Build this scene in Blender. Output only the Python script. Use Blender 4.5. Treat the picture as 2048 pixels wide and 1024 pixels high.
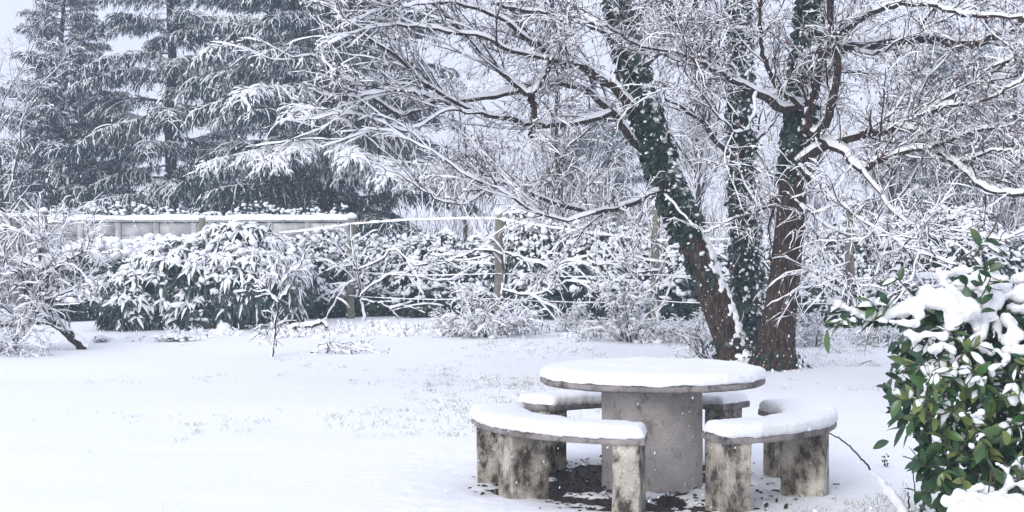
import bpy, bmesh, math
import numpy as np
from mathutils import Vector

# ------------------------------------------------------------------ camera, sky, sun, exposure
scene = bpy.context.scene
for _o in list(bpy.data.objects):
    bpy.data.objects.remove(_o)
COL = scene.collection
F, HOR, CAMH = 3000.0, 485.0, 1.6          # focal length and horizon of the 2048 px wide photograph

cam_data = bpy.data.cameras.new('camera')
cam = bpy.data.objects.new('camera', cam_data)
COL.objects.link(cam)
cam.location = (0, 0, CAMH)
cam.rotation_euler = (math.radians(90), 0, 0)
cam_data.sensor_width = 36
cam_data.lens = F / 2048 * 36
cam_data.shift_y = (HOR - 512) / 2048
cam_data.clip_start = 0.1
cam_data.clip_end = 2000
cam_data.dof.use_dof = False
scene.camera = cam

SUN_DIR = Vector((-0.46, -0.80, 0.38)).normalized()     # towards the sun
sun_el = math.asin(SUN_DIR.z)
sun_az = math.atan2(SUN_DIR.x, SUN_DIR.y)
world = bpy.data.worlds.new('World')
scene.world = world
world.use_nodes = True
wn, wl = world.node_tree.nodes, world.node_tree.links
wn.clear()
w_out = wn.new('ShaderNodeOutputWorld')
w_bg = wn.new('ShaderNodeBackground')
w_bg.inputs['Strength'].default_value = 0.1
w_sky = wn.new('ShaderNodeTexSky')
w_sky.sky_type = 'NISHITA'
w_sky.sun_disc = False
w_sky.sun_elevation = sun_el
w_sky.sun_rotation = sun_az
w_sky.dust_density = 4.0
w_mix = wn.new('ShaderNodeMixRGB')
w_mix.inputs[0].default_value = 0.9                      # closed snow cloud over nine tenths of the clear sky
w_mix.inputs[2].default_value = (7.0, 7.4, 8.9, 1)
wl.new(w_sky.outputs[0], w_mix.inputs[1])
wl.new(w_mix.outputs[0], w_bg.inputs['Color'])
wl.new(w_bg.outputs[0], w_out.inputs['Surface'])

sun_data = bpy.data.lights.new('sun', 'SUN')
sun_data.energy = 1.5
sun_data.angle = math.radians(35)
sun_data.color = (1.0, 0.985, 0.97)
sun = bpy.data.objects.new('sun', sun_data)
COL.objects.link(sun)
sun.location = (0, 0, 30)
sun.rotation_euler = SUN_DIR.to_track_quat('Z', 'Y').to_euler()

scene.render.engine = 'CYCLES'
scene.view_settings.view_transform = 'Standard'
scene.view_settings.look = 'None'
scene.view_settings.gamma = 1.0
scene.view_settings.exposure = 0.37
scene.view_settings.use_curve_mapping = False
scene.cycles.use_denoising = True
scene.cycles.max_bounces = 7
scene.cycles.diffuse_bounces = 4
scene.cycles.glossy_bounces = 2
scene.cycles.transmission_bounces = 2
scene.cycles.volume_bounces = 2
scene.cycles.caustics_reflective = False
scene.cycles.caustics_refractive = False

# ------------------------------------------------------------------ maths helpers
UP = np.array([0.0, 0.0, 1.0])

def at(px, py, Y):
    return np.array([(px - 1024.0) / F * Y, Y, CAMH + (HOR - py) / F * Y])

def gx(px, Y):
    return (px - 1024.0) / F * Y

def unit(v):
    return v / np.maximum(np.linalg.norm(v, axis=-1, keepdims=True), 1e-9)

def _hash(ix, iy, iz, seed):
    h = (ix * 374761393 + iy * 668265263 + iz * 2147483647 + seed * 1274126177) & 0xFFFFFFFF
    h = ((h ^ (h >> 13)) * 1274126177) & 0xFFFFFFFF
    h = h ^ (h >> 16)
    return (h & 0xFFFF) / 65535.0

def vnoise(p, seed=0):
    p = np.asarray(p, float)
    i = np.floor(p).astype(np.int64)
    f = p - i
    f = f * f * (3 - 2 * f)
    r = 0
    for dx in (0, 1):
        for dy in (0, 1):
            for dz in (0, 1):
                w = (f[..., 0] if dx else 1 - f[..., 0]) * (f[..., 1] if dy else 1 - f[..., 1]) * (f[..., 2] if dz else 1 - f[..., 2])
                r = r + w * _hash(i[..., 0] + dx, i[..., 1] + dy, i[..., 2] + dz, seed)
    return r * 2 - 1

def fbm(p, seed=0, octv=3):
    p = np.asarray(p, float)
    s, a, t = 0, 1.0, 0
    for o in range(octv):
        s = s + a * vnoise(p * 2 ** o, seed + o * 17)
        t += a
        a *= 0.5
    return s / t

def sstep(a, b, x):
    t = np.clip((x - a) / (b - a), 0, 1)
    return t * t * (3 - 2 * t)

def resample(pts, n):
    pts = np.asarray(pts, float)
    p = np.vstack([2 * pts[0] - pts[1], pts, 2 * pts[-1] - pts[-2]])
    seg = np.linalg.norm(np.diff(pts, axis=0), axis=1)
    cum = np.concatenate([[0], np.cumsum(seg)])
    s = np.linspace(0, cum[-1], n)
    k = np.clip(np.searchsorted(cum, s, 'right') - 1, 0, len(pts) - 2)
    u = ((s - cum[k]) / np.maximum(seg[k], 1e-9))[:, None]
    a, b, c, d = p[k], p[k + 1], p[k + 2], p[k + 3]
    return 0.5 * ((2 * b) + (c - a) * u + (2 * a - 5 * b + 4 * c - d) * u ** 2 + (3 * b - a - 3 * c + d) * u ** 3)

# ------------------------------------------------------------------ geometry collector
class Geo:
    def __init__(self):
        self.v, self.q, self.t, self.n = [], [], [], 0
    def add(self, verts, quads=None, tris=None):
        verts = np.asarray(verts, float).reshape(-1, 3)
        if quads is not None and len(quads):
            self.q.append(np.asarray(quads, np.int64).reshape(-1, 4) + self.n)
        if tris is not None and len(tris):
            self.t.append(np.asarray(tris, np.int64).reshape(-1, 3) + self.n)
        self.v.append(verts)
        self.n += len(verts)
        return self
    def mesh(self, name, mats, smooth=True):
        me = bpy.data.meshes.new(name)
        v = np.concatenate(self.v) if self.v else np.zeros((0, 3))
        q = np.concatenate(self.q) if self.q else np.zeros((0, 4), np.int64)
        t = np.concatenate(self.t) if self.t else np.zeros((0, 3), np.int64)
        loops = np.concatenate([q.ravel(), t.ravel()])
        starts = np.concatenate([np.arange(len(q)) * 4, len(q) * 4 + np.arange(len(t)) * 3])
        me.vertices.add(len(v))
        me.vertices.foreach_set('co', v.ravel().astype(np.float32))
        me.loops.add(len(loops))
        me.loops.foreach_set('vertex_index', loops.astype(np.int32))
        me.polygons.add(len(starts))
        me.polygons.foreach_set('loop_start', starts.astype(np.int32))
        me.update(calc_edges=True)
        me.validate()
        if smooth:
            me.polygons.foreach_set('use_smooth', np.ones(len(me.polygons), bool))
        for m in (mats if isinstance(mats, (list, tuple)) else [mats]):
            me.materials.append(m)
        return me
    def build(self, name, mat, parent=None, smooth=True, kind=None, loc=None):
        me = self.mesh(name, mat, smooth)
        o = bpy.data.objects.new(name, me)
        COL.objects.link(o)
        if parent is not None:
            o.parent = parent
            off = np.array(world_loc(parent))
            if len(me.vertices):
                me.transform(__import__('mathutils').Matrix.Translation(Vector(-off)))
        if kind:
            o['kind'] = kind
        return o

def world_loc(o):
    l = Vector((0, 0, 0))
    while o is not None:
        l = l + o.location
        o = o.parent
    return l

def thing(name, label, cat, loc, group=None):
    o = bpy.data.objects.new(name, None)
    o.empty_display_size = 0.1
    COL.objects.link(o)
    o.location = loc
    return tag(o, label, cat, group)

def tag(o, label, cat=None, group=None, kind=None):
    o['label'] = label
    if cat: o['category'] = cat
    if group: o['group'] = group
    if kind: o['kind'] = kind
    return o

def frames(P):
    T = unit(np.gradient(P, axis=1))
    ref = np.broadcast_to(np.array([0.25, 0.93, 0.27]), T.shape)
    A = unit(np.cross(T, ref))
    B = np.cross(A, T)
    return T, A, B

def tubes(g, P, R, k=5, rough=0.0, rng=None, cap=False):
    """P (M,n,3) centre lines, R (M,n) radii"""
    P = np.asarray(P, float); R = np.asarray(R, float)
    if P.ndim == 2: P = P[None]; R = R.reshape(1, -1)
    M, n, _ = P.shape
    T, A, B = frames(P)
    an = np.arange(k) / k * 2 * np.pi
    rr = R[..., None] * np.ones(k)
    if rough and rng is not None:
        rr = rr * (1 + rough * (rng.random((M, n, k)) - 0.5) * 2)
    V = P[:, :, None] + (A[:, :, None] * np.cos(an)[:, None] + B[:, :, None] * np.sin(an)[:, None]) * rr[..., None]
    idx = np.arange(M * n * k).reshape(M, n, k)
    a, b = idx[:, :-1], idx[:, 1:]
    Q = np.stack([a, np.roll(a, -1, 2), np.roll(b, -1, 2), b], -1)
    g.add(V, Q)
    if cap:
        base = g.n - M * n * k
        for m in range(M):
            for e in (0, n - 1):
                ring = base + idx[m, e]
                c = g.n
                g.v.append(P[m, e][None]); g.n += 1
                tr = [(ring[j], ring[(j + 1) % k], c) for j in range(k)]
                g.t.append(np.array(tr))

def snow_on(g, P, R, thick, rng, k=5, wid=1.15, lump=0.35, power=0.8, minf=0.0, skip=0.0, gap=0.0):
    """a rounded roll of snow lying on the upper side of each centre line"""
    P = np.asarray(P, float); R = np.asarray(R, float)
    if P.ndim == 2: P = P[None]; R = R.reshape(1, -1)
    thick = np.broadcast_to(np.asarray(thick, float), R.shape).copy()
    M, n, _ = P.shape
    if skip:
        keep = rng.random(M) > skip
        P, R, thick = P[keep], R[keep], thick[keep]
        M = len(P)
    T = unit(np.gradient(P, axis=1))
    horiz = np.linalg.norm(T[..., :2], axis=-1)
    fac = np.clip(horiz, minf, 1) ** power
    fac = np.where(horiz < 0.25, fac * np.clip(horiz / 0.25, minf, 1), fac)
    U = UP - T * T[..., 2:3]
    U = unit(U + 1e-6)
    S = np.cross(T, U)
    lum = 1 + lump * (rng.random((M, n)) * 2 - 1)
    if gap:
        lum = np.where(rng.random((M, n)) < gap, 0.05, lum)
    h = thick * fac * lum
    w = (R * wid * 0.88 + 0.35 * h) * np.where(h > 0.12 * thick, 1, 0.5)
    h[:, 0] *= 0.6; h[:, -1] *= 0.35; w[:, -1] *= 0.4
    an = np.linspace(-0.12, 1.12, k) * np.pi if k > 3 else np.linspace(0, 1, k) * np.pi
    C = P + U * (R * 0.62)[..., None]
    V = C[:, :, None] + S[:, :, None] * (w[..., None] * np.cos(an))[..., None] + U[:, :, None] * ((h + R * 0.38)[..., None] * np.sin(an))[..., None]
    idx = np.arange(M * n * k).reshape(M, n, k)
    a, b = idx[:, :-1], idx[:, 1:]
    Q = np.stack([a[..., :-1], a[..., 1:], b[..., 1:], b[..., :-1]], -1)
    g.add(V, Q)

def grow(rng, P0, D0, L, n, wig=0.25, bias=(0, 0, 0), bias_end=None):
    M = len(P0)
    P = np.zeros((M, n, 3)); P[:, 0] = P0
    D = unit(np.asarray(D0, float))
    st = (np.asarray(L) / (n - 1))[:, None] * np.ones((M, 1))
    b0 = np.asarray(bias, float)
    b1 = b0 if bias_end is None else np.asarray(bias_end, float)
    for i in range(1, n):
        f = i / (n - 1)
        D = unit(D + rng.normal(0, wig, (M, 3)) + b0 * (1 - f) + b1 * f)
        P[:, i] = P[:, i - 1] + D * st
    return P

def taper(r0, r1, n, p=1.0):
    f = np.linspace(0, 1, n) ** p
    return np.asarray(r0)[..., None] * (1 - f) + np.asarray(r1)[..., None] * f

def sprout(rng, paths, radii, count, tmin=0.15, tmax=1.0, ang=(0.5, 1.1), up=0.0):
    """random start points, directions and parent radii on a list of centre lines"""
    lens = np.array([np.linalg.norm(np.diff(p, axis=0), axis=1).sum() for p in paths])
    which = rng.choice(len(paths), count, p=lens / lens.sum())
    P0 = np.zeros((count, 3)); D0 = np.zeros((count, 3)); R0 = np.zeros(count); tt = np.zeros(count)
    for c, w in enumerate(which):
        p = paths[w]; n = len(p)
        t = rng.uniform(tmin, tmax); tt[c] = t
        x = t * (n - 1); i = min(int(x), n - 2); f = x - i
        P0[c] = p[i] * (1 - f) + p[i + 1] * f
        tan = unit(p[i + 1] - p[i])
        r = unit(rng.normal(0, 1, 3)); r = unit(r - tan * r.dot(tan))
        a = rng.uniform(*ang)
        D0[c] = tan * math.cos(a) + r * math.sin(a) + UP * up
        R0[c] = radii[w][i]
    return P0, unit(D0), R0, tt

def leaves(g, P, D, N, L, W, fold=0.15, bend=0.4, hi=False, raise_=None, down=True, tiny=False):
    """a blade per row: base P, direction D, face normal N; raise_ lifts the middle (snow lens on the blade)"""
    P = np.asarray(P, float); D = unit(D); M = len(P)
    S = unit(np.cross(D, N)); N = np.cross(S, D)
    if tiny:
        L = np.broadcast_to(L, (M,))[:, None]; W = np.broadcast_to(W, (M,))[:, None]
        V = np.stack([P, P + D * L * .45 - S * W * .5, P + D * L - UP * L * np.broadcast_to(bend, (M,))[:, None], P + D * L * .45 + S * W * .5], 1)
        g.add(V, np.arange(M * 4).reshape(M, 4)); return
    L = np.broadcast_to(L, (M,)); W = np.broadcast_to(W, (M,)); bend = np.broadcast_to(bend, (M,))
    ts = np.array([0, .12, .32, .55, .78, 1.0]) if hi else np.array([0, .35, .7, 1.0])
    ws = np.array([.06, .55, .95, 1.0, .68, 0.03]) if hi else np.array([.1, .95, .8, .04])
    n = len(ts)
    c = P[:, None] + D[:, None] * (L[:, None] * (ts - 0.08 * ts ** 2))[..., None] 
    drop = L[:, None] * bend[:, None] * ts ** 2
    c = c - (UP if down else N[:, None]) * drop[..., None]
    e = (W[:, None] * ws * 0.5)[..., None] * S[:, None]
    lift = fold * (W[:, None] * ws)[..., None] * N[:, None]
    mid = c.copy()
    left, right = c - e + lift, c + e + lift
    if raise_ is not None:
        rz = (np.broadcast_to(raise_, (M,))[:, None] * np.minimum(1, ws * 1.1))[..., None]
        mid = mid + (N[:, None] * 0.5 + UP * 0.8) * rz
        left = left + N[:, None] * rz * 0.12; right = right + N[:, None] * rz * 0.12
    V = np.stack([left, mid, right], 2)
    idx = np.arange(M * n * 3).reshape(M, n, 3)
    a, b = idx[:, :-1], idx[:, 1:]
    Q = np.stack([a[..., :-1], a[..., 1:], b[..., 1:], b[..., :-1]], -1)
    g.add(V, Q)

def _ico(sub):
    bm = bmesh.new()
    bmesh.ops.create_icosphere(bm, subdivisions=sub, radius=1)
    v = np.array([x.co[:] for x in bm.verts]); f = np.array([[y.index for y in x.verts] for x in bm.faces])
    bm.free()
    return v, f
ICO1, ICO2, ICO3 = _ico(1), _ico(2), _ico(3)

def blobs(g, P, R, rng, flat=0.7, amp=0.35, ico=None, elong=None):
    """irregular lumps of snow"""
    v, f = ico or ICO1
    P = np.asarray(P, float); M = len(P)
    R = np.broadcast_to(R, (M,))
    off = rng.random((M, 1, 3)) * 50
    d = 1 + amp * fbm(v[None] * 1.5 + off, 3, 2)
    V = v[None] * d[..., None]
    sc = np.ones((M, 1, 3)) * np.array([1, 1, flat]) * (0.8 + 0.4 * rng.random((M, 1, 3)))
    V = V * sc
    if elong is not None:
        e, fac = elong
        V = V + e[:, None] * (np.einsum('mij,mj->mi', V, e) * (fac - 1))[..., None]
    V = V * R[:, None, None] + P[:, None]
    g.add(V, None, (np.arange(M)[:, None, None] * len(v) + f[None]))

def pads(g, C, X, N, a, b, c, rng, amp=0.3, ico=None):
    """flattened irregular pads of snow lying along X with the face normal N"""
    v, f = ico or ICO1
    C = np.asarray(C, float); M = len(C); X = unit(X); S = unit(np.cross(N, X)); N = np.cross(X, S)
    d = 1 + amp * fbm(v[None] * 1.7 + rng.random((M, 1, 3)) * 60, 5, 2)
    W = v[None] * d[..., None]
    V = (C[:, None] + X[:, None] * (W[..., 0:1] * np.broadcast_to(a, (M,))[:, None, None]) + S[:, None] * (W[..., 1:2] * np.broadcast_to(b, (M,))[:, None, None])
         + N[:, None] * (W[..., 2:3] * np.broadcast_to(c, (M,))[:, None, None]))
    g.add(V, None, (np.arange(M)[:, None, None] * len(v) + f[None]))

# ------------------------------------------------------------------ materials
def mat(name, rough=0.7, spec=0.3):
    m = bpy.data.materials.new(name)
    m.use_nodes = True
    nt = m.node_tree
    b = nt.nodes['Principled BSDF']
    b.inputs['Roughness'].default_value = rough
    b.inputs['Specular IOR Level'].default_value = spec
    return m, nt.nodes, nt.links, b

def noise_node(N, L, scale, detail=4, rough=0.6, obj=True, stretch=None):
    tc = N.new('ShaderNodeTexCoord')
    nz = N.new('ShaderNodeTexNoise')
    nz.inputs['Scale'].default_value = scale
    nz.inputs['Detail'].default_value = detail
    nz.inputs['Roughness'].default_value = rough
    src = tc.outputs['Object' if obj else 'Generated']
    if stretch:
        mp = N.new('ShaderNodeMapping'); mp.inputs['Scale'].default_value = stretch
        L.new(src, mp.inputs[0]); src = mp.outputs[0]
    L.new(src, nz.inputs['Vector'])
    return nz

def ramp(N, L, src, stops):
    r = N.new('ShaderNodeValToRGB')
    el = r.color_ramp.elements
    while len(el) < len(stops): el.new(0.5)
    for e, (p, c) in zip(el, stops):
        e.position = p; e.color = (*c, 1)
    L.new(src, r.inputs[0])
    return r

def bump(N, L, b, src, strength, dist):
    bp = N.new('ShaderNodeBump')
    bp.inputs['Strength'].default_value = strength
    bp.inputs['Distance'].default_value = dist
    L.new(src, bp.inputs['Height'])
    L.new(bp.outputs[0], b.inputs['Normal'])

def ramp_mat(name, stops, scale, rough=0.7, spec=0.3, bstr=0.0, bdist=0.01, detail=4, stretch=None):
    m, N, L, b = mat(name, rough, spec)
    nz = noise_node(N, L, scale, detail, stretch=stretch)
    r = ramp(N, L, nz.outputs[0], stops)
    L.new(r.outputs[0], b.inputs['Base Color'])
    if bstr: bump(N, L, b, nz.outputs[0], bstr, bdist)
    return m

SNOW_C = (0.925, 0.93, 0.945)
def snow_mat(name, scale, bstr, bdist, through=0.0):
    m, N, L, b = mat(name, 0.75, 0.15)
    b.inputs['Base Color'].default_value = (*SNOW_C, 1)
    nz = noise_node(N, L, scale, 5, 0.7)
    bump(N, L, b, nz.outputs[0], bstr, bdist)
    if through:                                   # thin snow lets light through
        tr = N.new('ShaderNodeBsdfTranslucent'); tr.inputs[0].default_value = (0.90, 0.92, 0.95, 1)
        mx = N.new('ShaderNodeMixShader'); mx.inputs[0].default_value = through
        L.new(b.outputs[0], mx.inputs[1]); L.new(tr.outputs[0], mx.inputs[2])
        L.new(mx.outputs[0], N['Material Output'].inputs['Surface'])
    return m
M_SNOW = snow_mat('fresh_snow', 60, 0.6, 0.016)
M_SNOWG = snow_mat('ground_snow', 16, 0.35, 0.03)
M_SNOWF = snow_mat('twig_snow', 8, 0.2, 0.03)
M_SNOWB = snow_mat('branch_snow', 30, 0.3, 0.02)
M_BARK = ramp_mat('bark', [(0.32, (0.010, 0.007, 0.006)), (0.52, (0.055, 0.036, 0.027)), (0.70, (0.16, 0.115, 0.09))], 26, 0.9, 0.2, 0.9, 0.05, 6, (1.6, 1.6, 0.28))
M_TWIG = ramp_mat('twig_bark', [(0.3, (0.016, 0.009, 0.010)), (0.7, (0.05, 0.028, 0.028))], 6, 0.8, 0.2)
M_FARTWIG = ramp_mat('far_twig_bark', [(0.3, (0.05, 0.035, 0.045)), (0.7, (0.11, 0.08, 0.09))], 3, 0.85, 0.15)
M_CATKIN = ramp_mat('dry_catkin', [(0.3, (0.07, 0.028, 0.022)), (0.7, (0.2, 0.10, 0.08))], 5, 0.85, 0.1)
M_IVY = ramp_mat('ivy_leaf', [(0.3, (0.007, 0.020, 0.014)), (0.7, (0.022, 0.058, 0.034))], 9, 0.4, 0.4)
M_HEDGE = ramp_mat('hedge_leaf', [(0.3, (0.007, 0.022, 0.015)), (0.6, (0.018, 0.048, 0.030)), (0.8, (0.045, 0.082, 0.036))], 2.5, 0.45, 0.4)
M_LAURELF = ramp_mat('far_laurel_leaf', [(0.3, (0.016, 0.036, 0.032)), (0.75, (0.04, 0.078, 0.060))], 2.0, 0.45, 0.4)
M_CEDAR = ramp_mat('cedar_needles', [(0.3, (0.010, 0.032, 0.033)), (0.7, (0.030, 0.070, 0.064))], 1.2, 0.8, 0.15)
M_SPRUCE = ramp_mat('spruce_needles', [(0.3, (0.012, 0.028, 0.038)), (0.7, (0.034, 0.060, 0.068))], 1.2, 0.8, 0.15)
M_GRASS = ramp_mat('dry_grass', [(0.3, (0.17, 0.18, 0.13)), (0.7, (0.36, 0.35, 0.27))], 2.0, 0.8, 0.15)
M_SOIL = ramp_mat('wet_soil', [(0.3, (0.012, 0.010, 0.009)), (0.6, (0.045, 0.034, 0.028)), (0.8, (0.085, 0.070, 0.060))], 14, 0.6, 0.4, 0.8, 0.03, 6)
M_LITTER = ramp_mat('leaf_litter', [(0.3, (0.022, 0.015, 0.011)), (0.7, (0.075, 0.05, 0.036))], 12, 0.75, 0.2)
M_WALL = ramp_mat('wall_concrete', [(0.32, (0.28, 0.27, 0.27)), (0.5, (0.46, 0.45, 0.45)), (0.68, (0.60, 0.585, 0.58))], 2.6, 0.9, 0.15, 0.3, 0.02)
M_POST = ramp_mat('weathered_post', [(0.3, (0.11, 0.095, 0.075)), (0.5, (0.23, 0.21, 0.17)), (0.75, (0.17, 0.19, 0.11))], 5, 0.9, 0.15, 0.6, 0.03, 6, (2, 2, 0.5))
M_WOODGREY = ramp_mat('grey_boards', [(0.3, (0.15, 0.14, 0.14)), (0.7, (0.26, 0.25, 0.25))], 4, 0.9, 0.15, 0.4, 0.02, 4, (1, 1, 6))
M_WIRE = ramp_mat('galvanised_wire', [(0.3, (0.18, 0.18, 0.19)), (0.7, (0.3, 0.3, 0.3))], 8, 0.5, 0.4)

def concrete(name, light, base, dark, stain, lichen):
    m, N, L, b = mat(name, 0.92, 0.15)
    big = noise_node(N, L, 3.2, 5, 0.62)
    r1 = ramp(N, L, big.outputs[0], [(0.33, dark), (0.52, base), (0.68, light)])
    st = noise_node(N, L, 6.5, 9, 0.74, stretch=(1.2, 1.2, 0.8))
    r2 = ramp(N, L, st.outputs[0], [(stain, (0, 0, 0)), (stain + 0.13, (1, 1, 1))])
    fine = noise_node(N, L, 90, 3, 0.7)
    mx = N.new('ShaderNodeMixRGB'); mx.blend_type = 'MIX'
    mx.inputs[1].default_value = (*lichen, 1)
    L.new(r2.outputs[0], mx.inputs[0]); L.new(r1.outputs[0], mx.inputs[2])
    sp = ramp(N, L, fine.outputs[0], [(0.3, (0.72, 0.72, 0.72)), (0.7, (1.12, 1.12, 1.12))])
    mul = N.new('ShaderNodeMixRGB'); mul.blend_type = 'MULTIPLY'; mul.inputs[0].default_value = 1
    L.new(mx.outputs[0], mul.inputs[1]); L.new(sp.outputs[0], mul.inputs[2])
    L.new(mul.outputs[0], b.inputs['Base Color'])
    bump(N, L, b, fine.outputs[0], 0.55, 0.012)
    return m
M_PED = concrete('pedestal_concrete', (0.58, 0.545, 0.52), (0.49, 0.455, 0.435), (0.37, 0.34, 0.32), 0.34, (0.22, 0.20, 0.18))
M_SLAB = concrete('slab_concrete', (0.42, 0.385, 0.37), (0.32, 0.29, 0.28), (0.21, 0.19, 0.18), 0.37, (0.10, 0.09, 0.085))
M_LEG = concrete('leg_concrete', (0.76, 0.71, 0.63), (0.46, 0.42, 0.36), (0.25, 0.22, 0.18), 0.405, (0.07, 0.062, 0.05))

def leaf_mat():
    m, N, L, b = mat('laurel_leaf', 0.32, 0.5)
    oi = N.new('ShaderNodeObjectInfo')
    nz = noise_node(N, L, 14, 3)
    ad = N.new('ShaderNodeMath'); ad.operation = 'ADD'
    mu = N.new('ShaderNodeMath'); mu.operation = 'MULTIPLY'; mu.inputs[1].default_value = 0.3
    L.new(nz.outputs[0], mu.inputs[0]); L.new(oi.outputs['Random'], ad.inputs[0]); L.new(mu.outputs[0], ad.inputs[1])
    r = ramp(N, L, ad.outputs[0], [(0.12, (0.016, 0.062, 0.028)), (0.45, (0.045, 0.115, 0.034)), (0.8, (0.085, 0.15, 0.04)), (1.0, (0.19, 0.23, 0.07))])
    L.new(r.outputs[0], b.inputs['Base Color'])
    return m
M_LEAF = leaf_mat()
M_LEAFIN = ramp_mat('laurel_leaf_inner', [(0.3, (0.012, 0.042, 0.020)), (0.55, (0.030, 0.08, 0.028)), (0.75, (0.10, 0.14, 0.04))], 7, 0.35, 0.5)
M_STEM = ramp_mat('laurel_stem', [(0.3, (0.045, 0.04, 0.02)), (0.7, (0.11, 0.10, 0.05))], 9, 0.7, 0.2)

def snow_mass(name, parent, centers, radii, rng, voxel=.012, amp=.02):
    g = Geo(); blobs(g, centers, radii, rng, .82, .25, ICO2)
    me = g.mesh(name, M_SNOW)
    o = bpy.data.objects.new(name, me); COL.objects.link(o)
    rm = o.modifiers.new('merge', 'REMESH'); rm.mode = 'VOXEL'; rm.voxel_size = voxel; rm.use_smooth_shade = True
    sm = o.modifiers.new('soften', 'SMOOTH'); sm.iterations = 3; sm.factor = .5
    dg = bpy.context.evaluated_depsgraph_get()
    m2 = bpy.data.meshes.new_from_object(o.evaluated_get(dg))
    bpy.data.objects.remove(o)
    v = np.zeros(len(m2.vertices) * 3, np.float32); m2.vertices.foreach_get('co', v); v = v.reshape(-1, 3).astype(float)
    nn = np.zeros(len(m2.vertices) * 3, np.float32); m2.vertices.foreach_get('normal', nn); nn = nn.reshape(-1, 3)
    v = v + nn * (amp * fbm(v * 20, 3, 3) + .006 * fbm(v * 70, 4, 2))[:, None] - np.array(world_loc(parent))
    m2.vertices.foreach_set('co', v.astype(np.float32).ravel()); m2.update()
    m2.polygons.foreach_set('use_smooth', np.ones(len(m2.polygons), bool))
    if not m2.materials: m2.materials.append(M_SNOW)
    o = bpy.data.objects.new(name, m2); COL.objects.link(o); o.parent = parent
    return o

# ------------------------------------------------------------------ ground
TX, TY = gx(1304, 10.0), 10.0          # middle of the table

def gz(x, y):
    p = np.stack([np.asarray(x, float), np.asarray(y, float), np.zeros_like(np.asarray(x, float))], -1)
    z = 0.10 * fbm(p * 0.16, 5, 3) + 0.045 * fbm(p * 0.55, 9, 3) + 0.016 * fbm(p * 1.9, 12, 2)
    r = np.hypot(np.asarray(x) - TX, np.asarray(y) - TY)
    z = z * sstep(1.2, 4.0, r)
    bed = sstep(26.0, 29.5, np.asarray(y)) * 0.05
    return z + bed

def lines(a, b, fine, coarse_lo, coarse_hi, nlo, nhi):
    lo = coarse_lo + (a - coarse_lo) * (1 - (1 - np.linspace(0, 1, nlo, endpoint=False)) ** 2.6)
    hi = b + (coarse_hi - b) * np.linspace(0, 1, nhi + 1)[1:] ** 2.6
    return np.concatenate([lo, np.arange(a, b, fine), hi])

def build_ground():
    xs = lines(TX - 1.6, TX + 1.7, 0.03, -300, 300, 90, 80)
    ys = lines(TY - 1.5, TY + 1.6, 0.03, -60, 600, 30, 170)
    X, Y = np.meshgrid(xs, ys, indexing='ij')
    Z = gz(X, Y)
    p = np.stack([X, Y, np.zeros_like(X)], -1)
    Z = Z + 0.010 * fbm(p * 3.1, 21, 3)
    r = np.hypot(X - TX, Y - TY)
    near = sstep(3.0, 2.0, r)
    Z = Z + near * 0.008 * fbm(p * 14, 31, 3)
    # sheltered under the slabs: snow has only drifted in as patches
    shelter = sstep(1.26, 0.84, r + 0.20 * fbm(p * 2.6, 41, 3) + .05 * fbm(p * 11, 43, 2))
    side = sstep(TX + 0.75, TX - 0.45, X + 0.3 * fbm(p * 1.7, 44, 2))
    patch = fbm(p * 5.0, 51, 4) + 0.25 * fbm(p * 19, 52, 2)
    cover = sstep(-0.05, 0.42, patch + 0.36 - 0.42 * side)
    Z = Z - shelter * (1 - cover) * 0.05 - shelter * 0.006
    n, m = X.shape
    idx = np.arange(n * m).reshape(n, m)
    Q = np.stack([idx[:-1, :-1], idx[1:, :-1], idx[1:, 1:], idx[:-1, 1:]], -1)
    g = Geo().add(np.stack([X, Y, Z], -1), Q)
    o = g.build('ground', M_SNOWG)
    tag(o, 'wide garden lawn under fresh snow', kind='structure')
    # bare earth that shows where the slabs kept the snow off
    xs = np.arange(TX - 1.5, TX + 1.5, 0.03); ys = np.arange(TY - 1.4, TY + 1.4, 0.03)
    X, Y = np.meshgrid(xs, ys, indexing='ij')
    p = np.stack([X, Y, np.zeros_like(X)], -1)
    r = np.hypot(X - TX, Y - TY)
    Z = -0.024 + 0.010 * fbm(p * 7, 61, 3) - 0.12 * sstep(1.15, 1.4, r)
    n, m = X.shape
    idx = np.arange(n * m).reshape(n, m)
    Q = np.stack([idx[:-1, :-1], idx[1:, :-1], idx[1:, 1:], idx[:-1, 1:]], -1)
    o = Geo().add(np.stack([X, Y, Z], -1), Q).build('bare_earth', M_SOIL)
    tag(o, 'dark wet earth showing beneath the table and benches', kind='structure')
build_ground()

def build_litter():
    rng = np.random.default_rng(7)
    M = 1500
    a = rng.uniform(0, 2 * np.pi, M); r = 1.25 * np.sqrt(rng.random(M))
    x, y = TX + r * np.cos(a), TY + r * np.sin(a)
    keep = (x < TX + 0.25) | (rng.random(M) < 0.25)
    x, y = x[keep], y[keep]; M = len(x)
    P = np.stack([x, y, -0.016 + 0.012 * rng.random(M)], -1)
    D = unit(np.stack([rng.normal(0, 1, M), rng.normal(0, 1, M), rng.normal(0.1, 0.25, M)], -1))
    N = unit(np.stack([rng.normal(0, .4, M), rng.normal(0, .4, M), np.ones(M)], -1))
    g = Geo(); leaves(g, P, D, N, rng.uniform(.02, .06, M), rng.uniform(.012, .03, M), 0.2, 0.1, False, None, False)
    o = g.build('leaf_litter', M_LITTER, kind='stuff')
    tag(o, 'brown fallen leaves scattered on bare earth below the benches', 'litter')
build_litter()

# ------------------------------------------------------------------ picnic table and the three curved benches
def jitter_surface(V, amp, sc, seed):
    return V + amp * np.stack([fbm(V * sc, seed + k, 3) for k in (0, 7, 13)], -1)

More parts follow.
